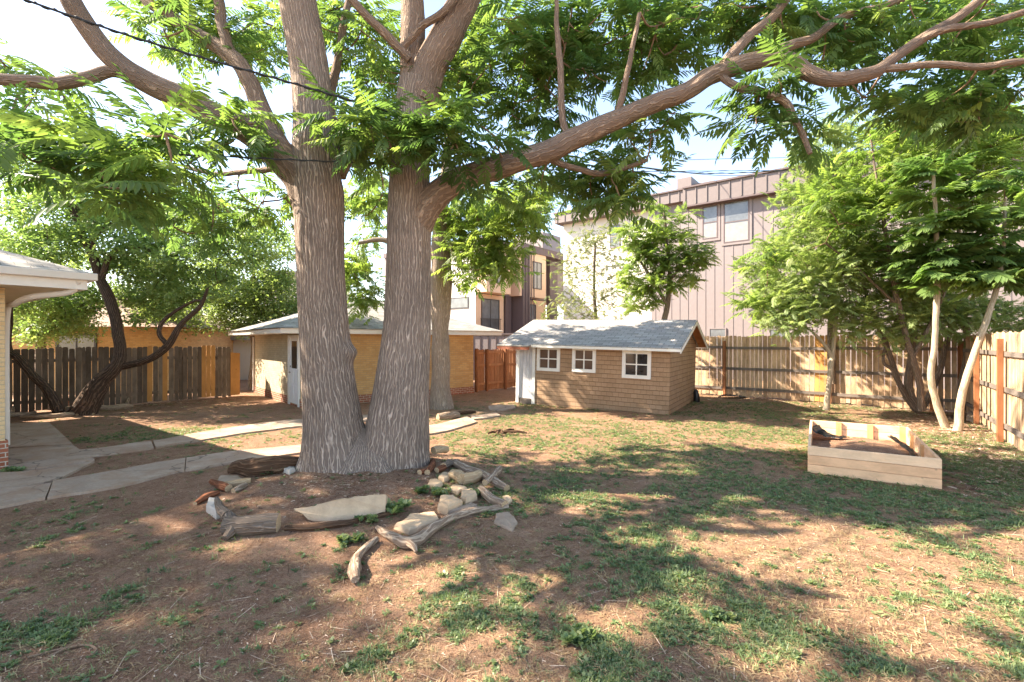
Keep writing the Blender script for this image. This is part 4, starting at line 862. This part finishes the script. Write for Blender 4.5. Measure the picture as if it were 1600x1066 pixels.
# young tree behind the shed
o, inv = tree_at('young_tree', Vector((at(1040, 533, 17).x, 17, 0)), 'dark green feathery young tree rising behind the shed roof against the mauve wall', 'tree')
lp = simple_trunks(o, inv, [[(1020, 620, 5), (1036, 510, 4.5), (1044, 470, 4), (1046, 430, 3), (1042, 380, 2.5), (1038, 330, 2)], [(1044, 480, 3), (1015, 430, 2.5), (995, 400, 2)], [(1045, 440, 2.5), (1070, 410, 2), (1090, 385, 2)]], 17, 'bark_grey', 8)
C = []
for a in [(1040, 345, 35, 30, 16.5, 17.5, 18), (1045, 395, 55, 28, 16.5, 17.5, 30), (1000, 415, 35, 40, 16.5, 17.5, 22), (1080, 410, 32, 25, 16.5, 17.5, 16), (1045, 445, 40, 18, 16.5, 17.5, 14), (1000, 465, 22, 22, 16.5, 17.5, 14), (985, 370, 16, 20, 16.5, 17.5, 9)]: C += blob_px(*a)
crown(o, inv, C, lp, T_FAR, 8, 'leaf_bright', (.75, 1.1), (-25, 40), .06)
# small propped sapling at the fence post
o, inv = tree_at('sapling', gt(1291, 640), 'slim mottled sapling stem in front of the orange fence post', 'tree')
lp = simple_trunks(o, inv, [[(1291, 641, 4.5), (1295, 600, 4), (1300, 560, 3.6), (1304, 530, 3), (1306, 490, 3)], [(1303, 562, 3), (1285, 535, 2.5), (1270, 520, 2)]], 13.0, 'bark_pale', 10)
C = blob_px(1290, 490, 50, 22, 12.5, 13.5, 16); crown_s(o, inv, C, lp, 80, .2, (.05, .09), 'leaf_lime')
# unseen tree added outside the frame to shade the near ground
o, inv = tree_at('added_shade_tree', Vector((-14.5, 4.0, 0)), 'large unseen tree added left of the view to shade the foreground', 'tree')
t = TM(); t.tube([(0, 0, 0), (.2, 0, 3), (0, .2, 6), (.3, 0, 9)], [.4, .32, .25, .1], 16, 6, rough=.2); t.build('trunk', 'bark_grey', o)
C = blob_xyz((-13.5, 4.0, 9.0), (3.6, 4.2, 2.4), 70, shell=.2)
V_, F_, A_ = clusters(C, 8, T_FAR, (1.3, 1.9), (-30, 45), .25); quads_mesh('crown', V_+np.array(inv.translation), F_, A_, 'leaf_big', o)

# ---------------------------------------------------------------- overhead cables
def cable(label, P, r, mt='cable_black', twist=False):
    P = [at(*p) for p in P]; o0 = P[0]; t = TM(); t.tube([p-o0 for p in P], [r]*len(P), 8, 14)
    if twist:
        Q = catmull(P, 40); pts = []
        for i, p in enumerate(Q): a = i*.9; pts.append(p-o0+Vector((0, math.cos(a), math.sin(a)))*r*1.5)
        t.tube(pts, [r*.55]*len(pts), 5, 1)
    o = t.build('overhead_cable', mt); o.location = o0; tag(o, label, 'cable')
cable('thick black twisted cable sloping down in front of both big trunks', [(-30, -28, 4.4), (40, 0, 4.6), (240, 68, 5.1), (460, 131, 5.8), (640, 183, 6.5), (800, 222, 7.5), (960, 256, 9.5), (1120, 271, 13), (1300, 262, 18)], .011, twist=True)
cable('thin black cable crossing the left side level at branch height', [(-40, 230, 5.5), (200, 238, 5.8), (460, 250, 6.3), (640, 258, 7), (800, 263, 8.5), (1000, 268, 12), (1250, 266, 18)], .009, twist=True)
cable('grey cable dipping from the tree towards the mauve roof', [(800, 222, 7.5), (900, 246, 9), (1010, 262, 12), (1120, 274, 16), (1200, 273, 20), (1330, 268, 26)], .012, 'cable_grey')
cable('highest thin wire against the open sky right of centre', [(1040, 251, 24), (1140, 248, 26), (1240, 246, 28), (1400, 240, 32)], .018, 'cable_grey')

# ---------------------------------------------------------------- raised bed
fl, fr_, br, bl_ = gp(1262, 738), gp(1472, 764), gp(1419, 667, .40), gp(1263.5, 654.5, .40)
ux = (fr_-fl); LB = ux.length; angB = math.atan2(ux.y, ux.x); WB = ((bl_-fl).xy.length+(br-fr_).xy.length)/2
Mr = frame(Vector((fl.x, fl.y, hgt(fl.x, fl.y)-.01)), angB); rb = empty('raised_bed', Mr, 'new cedar raised garden bed, open box of three boards high on the grass', 'planter')
tk = .04; hb = .134
def side(name, a, b):
    for k in range(3):
        m = MB(); m.box((a[0], a[1], k*hb+.002), (b[0], b[1], (k+1)*hb-.003)); m.build(name, 'bed_cedar', rb, .004)
side('side_board', (0, 0), (LB, tk)); side('side_board', (0, WB-tk), (LB, WB)); side('end_board', (0, tk+.001), (tk, WB-tk-.001)); side('end_board', (LB-tk, tk+.001), (LB, WB-tk-.001))
for x, y in [(tk, tk+.002), (LB-tk-.09, tk+.002), (LB*.28, WB-tk-.04), (LB*.6, WB-tk-.04), (LB-tk-.09, WB-tk-.04)]:
    m = MB(); m.box((x, y, 0), (x+.09, y+.038, .4)); m.build('cleat', 'bed_cleat', rb)
for y in (WB*.35, WB*.68): m = MB(); m.box((LB-tk-.038, y, 0), (LB-tk-.001, y+.09, .4)); m.build('cleat', 'bed_cleat', rb)
n = 40; V = []; F = []
for j in range(n+1):
    for i in range(n+1):
        x = tk+(LB-2*tk)*i/n; y = tk+(WB-2*tk)*j/n; q = Vector((x, y, 0)); V.append((x, y, .12+.11*math.exp(-(((x-LB*.55)/.5)**2+((y-WB*.5)/.9)**2))+.03*noise.noise(q*4)+.012*noise.noise(q*15)))
F = [(j*(n+1)+i, j*(n+1)+i+1, (j+1)*(n+1)+i+1, (j+1)*(n+1)+i) for j in range(n) for i in range(n)]
me = bpy.data.meshes.new('soil'); me.from_pydata(V, [], F); o = link('bed_soil', me, ['soil'], rb, True)
def sheetpart(name, pts, w_, parent, mt):
    P = catmull(pts, 6); V = []; F = []; n = 6
    for i, p in enumerate(P):
        for k in range(n+1): s = (k/n-.5)*w_; V.append((p.x+s*.5+.02*noise.noise(p*9+Vector((k, 0, 0))), p.y+s, p.z+.035*noise.noise(Vector((p.x*9, s*16, i*.4)))))
    for i in range(len(P)-1):
        for k in range(n): a = i*(n+1)+k; F.append((a, a+1, a+n+2, a+n+1))
    me = bpy.data.meshes.new(name); me.from_pydata(V, [], F); o = link(name, me, [mt], parent, True); m = o.modifiers.new('s', 'SOLIDIFY'); m.thickness = .006; return o
sheetpart('black_liner', [(tk+.04, WB-.5, .36), (tk+.12, WB-.5, .26), (tk+.3, WB-.55, .21), (.55, WB-.6, .2)], .28, rb, 'black_plastic')
sheetpart('black_liner', [(LB-.3, WB-.4, .27), (LB-.22, WB-.9, .25), (LB-.15, WB-1.4, .23), (LB-.15, WB-1.7, .18)], .16, rb, 'black_plastic')

# ---------------------------------------------------------------- logs, stones and driftwood round the tree
def log(name, label, pts, rad, mt, cat, cap=3, seg=20, rough=.25, branches=(), group=None, lift=.0, capm='cutwood', wob=.02):
    P = [gt(px, py) for px, py in pts]; P = [p+Vector((0, 0, r*.75+lift)) for p, r in zip(P, rad)]; o0 = P[0]-Vector((0, 0, rad[0]*.75+lift))
    t = TM(); t.tube([p-o0 for p in P], rad, seg, 7, rough=rough, rs=4, cap=cap, wob=wob)
    for bp, brd in branches: t.tube([gt(a, b, z)-o0 for a, b, z in bp], brd, 12, 5, rough=.3, rs=4, wob=.01)
    o = t.build(name, [mt, capm]); o.location = o0; return tag(o, label, cat, group)
def stone(name, label, outline, thick, mt, cat='stone', tilt=None, z=0.0, group=None, rough=.02):
    """outline = px corners of the upper face on the ground"""
    P = [gt(*p) for p in outline]; c = sum(P, Vector())/len(P); n = len(P); V = []; F = []
    zs = [0, thick*.35, thick*.8, thick]; sc = [1.0, 1.03, 1.0, .9]; sub = []
    for i in range(n):
        for k in range(5): sub.append(P[i].lerp(P[(i+1) % n], k/5))
    m = len(sub); se = random.random()*99
    for zz, s in zip(zs, sc):
        for p in sub:
            q = (p-c)*s; nn = noise.noise(Vector((p.x*9+se, p.y*9, zz*12))); q = q*(1+nn*.10); dz = (tilt[0]*q.x+tilt[1]*q.y) if tilt else 0
            V.append((q.x, q.y, zz-.03+z+dz*(zz/thick)+nn*rough))
    for j in range(3):
        for i in range(m): a = j*m+i; b = j*m+(i+1) % m; F.append((a, b, b+m, a+m))
    V.append((0, 0, thick-.03+z+rough*.5)); k = len(V)-1
    for i in range(m): F.append((3*m+i, 3*m+(i+1) % m, k))
    me = bpy.data.meshes.new(name); me.from_pydata(V, [], F); o = link(name, me, [mt], None, False); o.location = c
    import bmesh; bm = bmesh.new(); bm.from_mesh(me); bmesh.ops.recalc_face_normals(bm, faces=bm.faces); bm.to_mesh(me); bm.free()
    return tag(o, label, cat, group)
log('cut_log', 'thick barked log with pale sawn face and forked foot, front left of the tree', [(354, 832), (385, 833), (412, 831), (436, 829)], [.095, .105, .098, .093], 'bark_grey', 'log', 2, 28, .25,
    branches=[([(358, 826, .1), (362, 838, .07), (352, 846, .03)], [.07, .055, .03]), ([(356, 822, .1), (345, 812, .12), (340, 800, .14)], [.06, .05, .03])])
log('branch', 'long dark straight branch lying between the sawn log and the pale driftwood', [(445, 829), (490, 828), (535, 823), (575, 813), (624, 803)], [.03, .035, .034, .03, .022], 'bark_brown', 'branch', 3, 12)
log('driftwood', 'pale bent driftwood branch lying in front of the flat stones', [(590, 828), (608, 842), (632, 856), (652, 850), (688, 824), (730, 806), (764, 797), (794, 793)], [.025, .045, .06, .062, .048, .042, .04, .04], 'driftwood', 'branch', 2, 16, .25, wob=.03,
    branches=[([(632, 856, .06), (645, 862, .05), (650, 866, .02)], [.045, .03, .015])])
log('root_piece', 'short gnarled grey wood piece lying toward the camera among weeds', [(588, 846), (570, 862), (556, 880), (553, 898), (555, 914)], [.03, .035, .04, .055, .035], 'driftwood', 'branch', 0, 14, .5)
# sandstone slab: stands leaning, built as a thick irregular plate
Pb = gt(459, 823); Pe = gt(604, 811); d = Pe-Pb; Mst = frame(Pb+Vector((0, .05, -.02)), math.atan2(d.y, d.x)) @ Matrix.Rotation(R(-28), 4, 'X')
ol = [onplane(Mst, *p) for p in ((604, 772), (574, 774), (530, 781), (490, 789), (458, 793), (462, 799), (475, 804), (482, 814), (505, 817), (535, 815), (570, 806), (604, 799))]
import bmesh
bm = bmesh.new(); vs = [bm.verts.new((x, 0, z)) for x, z in ol]; f = bm.faces.new(vs); r = bmesh.ops.extrude_face_region(bm, geom=[f]); bmesh.ops.translate(bm, verts=[v for v in r['geom'] if isinstance(v, bmesh.types.BMVert)], vec=(0, .09, 0))
bmesh.ops.subdivide_edges(bm, edges=bm.edges, cuts=5, use_grid_fill=True)
for v in bm.verts: v.co += Vector((0, .012*noise.noise(v.co*25), .01*noise.noise(v.co*22+Vector((3, 3, 3)))))+Vector((noise.noise(v.co*7), noise.noise(v.co*7+Vector((5, 5, 5)))*.8, noise.noise(v.co*7+Vector((9, 1, 2)))))*.022
bmesh.ops.recalc_face_normals(bm, faces=bm.faces); me = bpy.data.meshes.new('stone_slab'); bm.to_mesh(me); bm.free()
o = link('stone_slab', me, ['sandstone']); o.matrix_world = Mst; tag(o, 'long tan sandstone slab leaning at the foot of the tree mound', 'stone')
stone('flat_stone', 'flat pale stone half under the pale bent driftwood', [(617, 828), (640, 838), (686, 822), (682, 806), (640, 813)], .10, 'sandstone')
stone('block_stone', 'square tan block stone nearer the trunk, left of the pair', [(684, 800), (700, 806), (722, 795), (708, 782), (688, 786)], .12, 'sandstone', group=None)
stone('block_stone', 'smaller tan block stone beside the square one, touching the wood pile', [(720, 785), (728, 790), (745, 782), (738, 770), (722, 772)], .11, 'sandstone')
for lab_, ol_, th_k in (('small tan stone wedged between the trunk weeds and the split logs', [(668, 762), (680, 766), (692, 760), (684, 752), (672, 753)], .08), ('flat tan stone in front of the largest split log', [(700, 768), (716, 774), (730, 768), (722, 760), (706, 760)], .07),
        ('little tan stone at the right end of the pale driftwood', [(784, 786), (792, 790), (800, 785), (794, 779), (786, 780)], .07), ('low tan stone between the red stubs and split logs', [(684, 750), (694, 754), (704, 750), (698, 744), (688, 744)], .08)):
    stone('small_stone', lab_, ol_, th_k, 'sandstone')
stone('half_buried_stone', 'half buried brown stone right of the driftwood end', [(772, 818), (800, 832), (809, 818), (795, 803), (775, 806)], .06, 'stone_grey')
stone('half_buried_stone', 'low rounded stone behind the middle of the pale driftwood', [(700, 806), (722, 802), (745, 796), (738, 788), (706, 798)], .07, 'stone_grey')
stone('white_rock', 'bright white rock beside the forked log', [(322, 800), (338, 812), (352, 806), (344, 790), (326, 787)], .12, 'stone_white', 'rock')
stone('grey_rock', 'flat grey rock behind the yellowish logs left of the mound', [(338, 756), (356, 759), (380, 752), (372, 744), (345, 747)], .06, 'stone_grey', 'rock')
stone('pale_rock', 'small black and white rock beside the bark slab', [(442, 738), (452, 742), (462, 737), (458, 730), (445, 731)], .09, 'stone_white', 'rock')
log('bark_slab', 'rotten brown log slab left of the trunk beside the path', [(364, 738), (395, 742), (430, 739), (478, 728)], [.08, .13, .12, .07], 'bark_brown', 'log', 0, 24, .6)
log('small_log', 'yellowish thin log next to the flat grey rock', [(342, 762), (366, 760), (392, 755)], [.04, .045, .04], 'cutwood', 'log', 3, 14)
log('small_log', 'orange broken stub lying across the yellowish log', [(331, 756), (345, 764), (358, 768)], [.035, .05, .045], 'bark_red', 'log', 3, 14, .4)
log('small_log', 'short grey log behind the white rock', [(366, 770), (376, 765), (386, 760)], [.035, .04, .035], 'driftwood', 'log', 3, 12)
log('plank_piece', 'flat reddish wood piece near the shadow edge left of the white rock', [(303, 790), (320, 782), (342, 772)], [.03, .045, .03], 'bark_red', 'log', 3, 12)
for i, (pts, rad, mt, lab, lf_) in enumerate([([(705, 748), (716, 752), (722, 757)], [.07, .075, .07], 'cutwood', 'split log lying on its side, left one in the wood pile right of the trunk', 0),
      ([(722, 756), (735, 754), (746, 750)], [.08, .085, .08], 'cutwood', 'largest split log showing yellow wood in the pile right of the trunk', 0),
      ([(678, 720), (686, 719), (697, 718)], [.055, .06, .055], 'cutwood', 'small round cut log at the top of the red pieces by the trunk', .1),
      ([(668, 742), (674, 732), (677, 722)], [.04, .045, .035], 'bark_red', 'upright red broken wood piece against the trunk', 0),
      ([(656, 742), (662, 740), (670, 738)], [.04, .045, .04], 'bark_red', 'dark red stub left of the upright red piece', 0),
      ([(683, 740), (690, 738), (696, 733)], [.045, .05, .04], 'bark_red', 'red brown chunk right of the upright red piece', 0),
      ([(757, 766), (768, 756), (781, 742)], [.04, .042, .04], 'driftwood', 'sawn stick poking up out of the wood pile', .06),
      ([(700, 726), (730, 738), (765, 754), (792, 768)], [.05, .06, .065, .05], 'driftwood', 'long pale log running behind the wood pile', 0),
      ([(752, 772), (770, 786), (788, 796)], [.055, .06, .05], 'driftwood', 'white barked log under the sawn stick', 0),
      ([(693, 735), (704, 730), (716, 728)], [.05, .05, .045], 'bark_grey', 'grey barked billet behind the split logs', .02)]):
    log('firewood', lab, pts, rad, mt, 'firewood', 3, 14, .3, group='firewood heap right of the trunk', lift=lf_)
# second tree's logs, wood by the dark fence, ring of sticks
log('cut_log', 'short log with orange cut end at the foot of the slender tree', [(684, 656), (698, 655), (716, 652)], [.09, .10, .08], 'driftwood', 'log', 3, 16)
log('cut_log', 'brown log lying along the path right of the slender tree', [(702, 650), (722, 648), (742, 645)], [.07, .06, .04], 'bark_brown', 'log', 3, 12)
log('driftwood', 'long pale dead branch on the ground along the dark fence', [(102, 643), (130, 642), (160, 641), (190, 639), (207, 637)], [.07, .09, .08, .08, .06], 'driftwood', 'branch', 3, 16, .4, branches=[([(198, 638, .1), (201, 633, .2), (203, 630, .3)], [.05, .04, .02])])
log('driftwood', 'lower grey dead branch nearest the patio slabs', [(32, 655), (60, 655), (90, 653), (113, 650)], [.05, .06, .06, .05], 'driftwood', 'branch', 3, 14, .4)
log('driftwood', 'stubby dead branch at the house corner by the fence', [(8, 654), (22, 652), (40, 650), (56, 648)], [.06, .07, .06, .05], 'driftwood', 'branch', 3, 14, .5, branches=[([(18, 652, .1), (20, 646, .2), (22, 640, .28)], [.05, .05, .03])])
log('driftwood', 'small dead branch in front of the leaning tree', [(120, 650), (132, 648), (146, 648)], [.03, .045, .03], 'driftwood', 'branch', 3, 10, .4)
log('hollow_stump', 'orange hollow log chunk at the foot of the leaning tree', [(78, 641), (92, 639), (106, 637)], [.15, .17, .13], 'bark_red', 'log', 3, 18, .5, capm='bark_dark')
log('dark_log', 'dark log chunk between the hollow stump and leaning tree', [(110, 636), (120, 635), (128, 634)], [.12, .13, .1], 'bark_dark', 'log', 3, 14, .5)
for i in range(11):
    a = i*.57+random.random()*.3; c = gt(783, 679); r_ = random.uniform(.1, .42); p = c+Vector((math.cos(a)*r_*.35, math.sin(a)*r_*.3, .03+.004*i)); q = c+Vector((math.cos(a)*r_*1.3, math.sin(a)*r_, .03))+Vector((random.uniform(-.2, .2), random.uniform(-.12, .12), .03))
    if i == 0: ring = TM(); o0 = c
    ring.tube([p-o0, (p+q)/2-o0+Vector((0, 0, .02)), q-o0], [.02, .025, .015], 8, 3, rough=.4, cap=3)
o = ring.build('stick_pile', ['bark_brown', 'cutwood']); o.location = o0; tag(o, 'small heap of brown sticks and bark on the lawn before the shed', 'stick pile')
for i, (pts, lab) in enumerate([([(40, 1030), (90, 1016), (130, 1010), (148, 1018), (140, 1028)], 'curved tan twig on bare soil, bottom left'), ([(75, 1028), (100, 1018), (118, 1014)], 'short tan twig touching the curved one')]):
    log('twig', lab, pts, [.008]*len(pts), 'bark_twig', 'twig', 0, 6, .2)
stone('grey_rock', 'pale grey rock in the right corner below the fence', [(1510, 658), (1524, 661), (1536, 654), (1530, 645), (1514, 648)], .2, 'stone_grey', 'rock')
# black bits by the back fence
t = TM(); p0 = gt(1088, 628); t.tube([(0, 0, 0), (.01, 0, .15), (0, .01, .32), (-.03, 0, .40)], [.09, .085, .075, .04], 14, 4, rough=.4, cap=2); o = t.build('black_bag', 'black_plastic'); o.location = p0; tag(o, 'small black plastic bag standing at the shed rear corner', 'bag')
p0 = gt(1145, 622); o = sheetpart('black_tarp', [(-.5, 0, .04), (-.2, .05, .1), (.15, 0, .07), (.45, .03, .03)], .35, None, 'black_plastic'); o.location = p0; tag(o, 'crumpled black plastic sheet at the foot of the back fence', 'tarp')

# ---------------------------------------------------------------- weeds, grass, litter
def tuft_t(nl, h, wd, flat):
    V = []; F = []
    for i in range(nl):
        a = random.uniform(0, 6.28); l = h*random.uniform(.6, 1.1); e = R(random.uniform(*flat)); d = np.array([math.cos(a)*math.cos(e), math.sin(a)*math.cos(e), math.sin(e)]); s = np.array([-math.sin(a), math.cos(a), 0])*wd*l
        o = np.array([random.uniform(-.4, .4)*h, random.uniform(-.4, .4)*h, 0]); k = len(V); V += [o-s*.3, o+d*l*.55-s+[0, 0, .02*l], o+d*l-[0, 0, .18*l], o+d*l*.55+s]; F.append((k, k+1, k+2, k+3))
    return np.array(V), np.array(F)
T_WEED = [tuft_t(14, 1.0, .2, (0, 50)) for _ in range(6)]; T_GRASS = [tuft_t(12, 1.0, .03, (8, 75)) for _ in range(6)]; T_STRAW = [tuft_t(7, 1.0, .03, (2, 28)) for _ in range(4)]
T_CHIP = [(np.array([[-.5, -.15, 0], [.5, -.1, .03], [.45, .15, .06], [-.45, .2, .02]]), np.array([[0, 1, 2, 3]])), (np.array([[-1, -.05, 0], [1, -.04, .05], [1, .04, .05], [-1, .06, 0]]), np.array([[0, 1, 2, 3]]))]
SLABS = [[(o.matrix_world @ v.co).xy for v in o.data.vertices] for o in bpy.data.objects if o.name.split('.')[0] in ('path', 'patio_slab', 'stepping_slab')]
slabpts = np.array([tuple(p) for s in SLABS for p in s])
def scatter(n, fn, yr=(2.3, 15.5)):
    P = []
    while len(P) < n:
        Y = yr[0]*(yr[1]/yr[0])**random.random() if random.random() < .6 else random.uniform(*yr); X = random.uniform(-1.12, 1.12)*Y
        if X > 11.5 or X < -11.5: continue
        if random.random() > fn(X, Y): continue
        q = Mr.inverted() @ Vector((X, Y, 0))
        if -.02 < q.x < LB+.02 and -.02 < q.y < WB+.02: continue
        q = Ms.inverted() @ Vector((X, Y, 0))
        if -LS < q.x < 0.02 and -.02 < q.y < DS: continue
        q = Mg.inverted() @ Vector((X, Y, 0))
        if -.1 < q.x < GL and -.1 < q.y < GD: continue
        q = Mh.inverted() @ Vector((X, Y, 0))
        if q.x < .05 and q.y < .05: continue
        if X < 0 and np.min(np.sum((slabpts-np.array([X, Y]))**2, axis=1)) < .016: continue
        P.append((X, Y, hgt(X, Y)+.004))
    return np.array(P)
def lay(name, P, temps, size, mt, label):
    n = len(P); az = rng.uniform(0, 2*np.pi, n); X = np.stack([np.cos(az), np.sin(az), rng.normal(0, .05, n)], 1); Z = np.stack([rng.normal(0, .08, n), rng.normal(0, .08, n), np.ones(n)], 1)
    s = rng.uniform(*size, n); V_, F_, A_ = bake(temps, X, Z, P, s, rng.uniform(0, 1, n)); o = quads_mesh(name, V_, F_, A_, mt); tag(o, label, name.replace('_', ' '), kind='stuff')
lay('ground_weeds', scatter(16000, lambda x, y: .02+.75*max(0, covers(x, y)[0]-.1)), T_WEED, (.018, .052), 'leaf_weed', 'low blue green weeds growing in patches over the yard')
lay('grass', scatter(12000, lambda x, y: .03+.6*max(0, covers(x, y)[0]-.1)), T_GRASS, (.025, .085), 'leaf_weed', 'short green grass blades in patches over the yard')
lay('dry_grass', scatter(10500, lambda x, y: .08+covers(x, y)[1]*.8), T_STRAW, (.035, .10), 'straw', 'flattened dry straw coloured grass over the yard')
lay('wood_chips', scatter(30000, lambda x, y: .6), T_CHIP, (.007, .026), 'litter', 'scattered wood chips and bark crumbs on the soil')
lay('mulch', scatter(5000, lambda x, y: math.exp(-(((x-TREE[0]-.1)/1.25)**2+((y-TREE[1]+.55)/.8)**2)), (4.5, 9)), T_CHIP, (.015, .05), 'litter', 'reddish bark mulch and chips on the mound round the big trunks')
T_STICK = [(np.array([[-1, -.02, 0], [0, -.05+.1, .03], [0, .0+.1, .05], [-1, .02, .01]]), np.array([[0, 1, 2, 3]])), (np.array([[-1, -.02, .01], [1, -.02, .03], [1, .02, .03], [-1, .03, .01]]), np.array([[0, 1, 2, 3]]))]
lay('fallen_twigs', scatter(2600, lambda x, y: .5), T_STICK, (.03, .12), 'litter', 'thin dead twigs and leaf stems lying about the yard')
def back(x, y):
    q = Mb_.inverted() @ Vector((x, y, 0)); k = math.exp(-(abs(q.y)/.9)**2)*(q.x > 0); q2 = (Vector((x, y, 0))-Cn); s = q2.dot(Vector((-.811, .585, 0))); k2 = math.exp(-(s/.8)**2)*(q2.dot(dr) > 0)
    q3 = Ml.inverted() @ Vector((x, y, 0)); k3 = .6*math.exp(-((q3.y+.5)/.9)**2)*(q3.x > 0); return min(1, k+k2+k3+.6*math.exp(-((x-10)**2+(y-11)**2)/3))
lay('leaf_litter', scatter(9000, back, (6, 16.5)), T_CHIP+T_STRAW[:1], (.04, .13), 'litter', 'brown fallen leaves and twigs along the fences')
T_BW = [tuft_t(22, 1.0, .3, (10, 75)) for _ in range(3)]
for i, (px, py, s, n_, lab) in enumerate([(418, 742, .16, 9, 'bright leafy weed left of the trunk above the bark slab'), (462, 735, .14, 6, 'grassy weed tuft at the foot of the left trunk'), (612, 800, .2, 10, 'tall leafy weed at the right end of the sandstone slab'), (690, 775, .14, 12, 'spreading green weed right of the tree between slab and wood pile'),
         (655, 770, .12, 8, 'round leaved weed on the mound before the right trunk'), (578, 815, .13, 8, 'weed growing over the dark branch'), (745, 775, .13, 9, 'pale green weed among the split logs'), (548, 850, .13, 10, 'weed clump in front of the dark branch'), (20, 738, .14, 7, 'dark green weed at the brick corner of the house'),
         (905, 1000, .11, 16, 'broad weed patch near the bottom centre'), (1118, 965, .09, 10, 'light green weed plant in the sunny patch bottom right'), (75, 1000, .08, 8, 'small dark weed on bare soil, bottom left'), (1345, 700, .05, 5, 'seedlings growing in the raised bed soil')]):
    c = gt(px, py) if i != 12 else Mr @ Vector((LB*.5, WB*.6, .24)); n = n_; P = np.array([[random.gauss(0, s*.4), random.gauss(0, s*.36), random.uniform(0, s*.3)] for _ in range(n)]); P[:, 2] += 0
    az = rng.uniform(0, 6.28, n); X = np.stack([np.cos(az), np.sin(az), rng.normal(0, .1, n)], 1); Z = np.tile([0, 0, 1.0], (n, 1)); V_, F_, A_ = bake(T_BW if i != 1 else T_GRASS, X, Z, P, rng.uniform(s*.35, s*.7, n), rng.uniform(0, 1, n))
    o = quads_mesh('weed_plant', V_, F_, A_, 'leaf_weed'); o.location = c; tag(o, lab, 'plant')
print('faces', sum(len(o.data.polygons) for o in bpy.data.objects if o.type == 'MESH'))
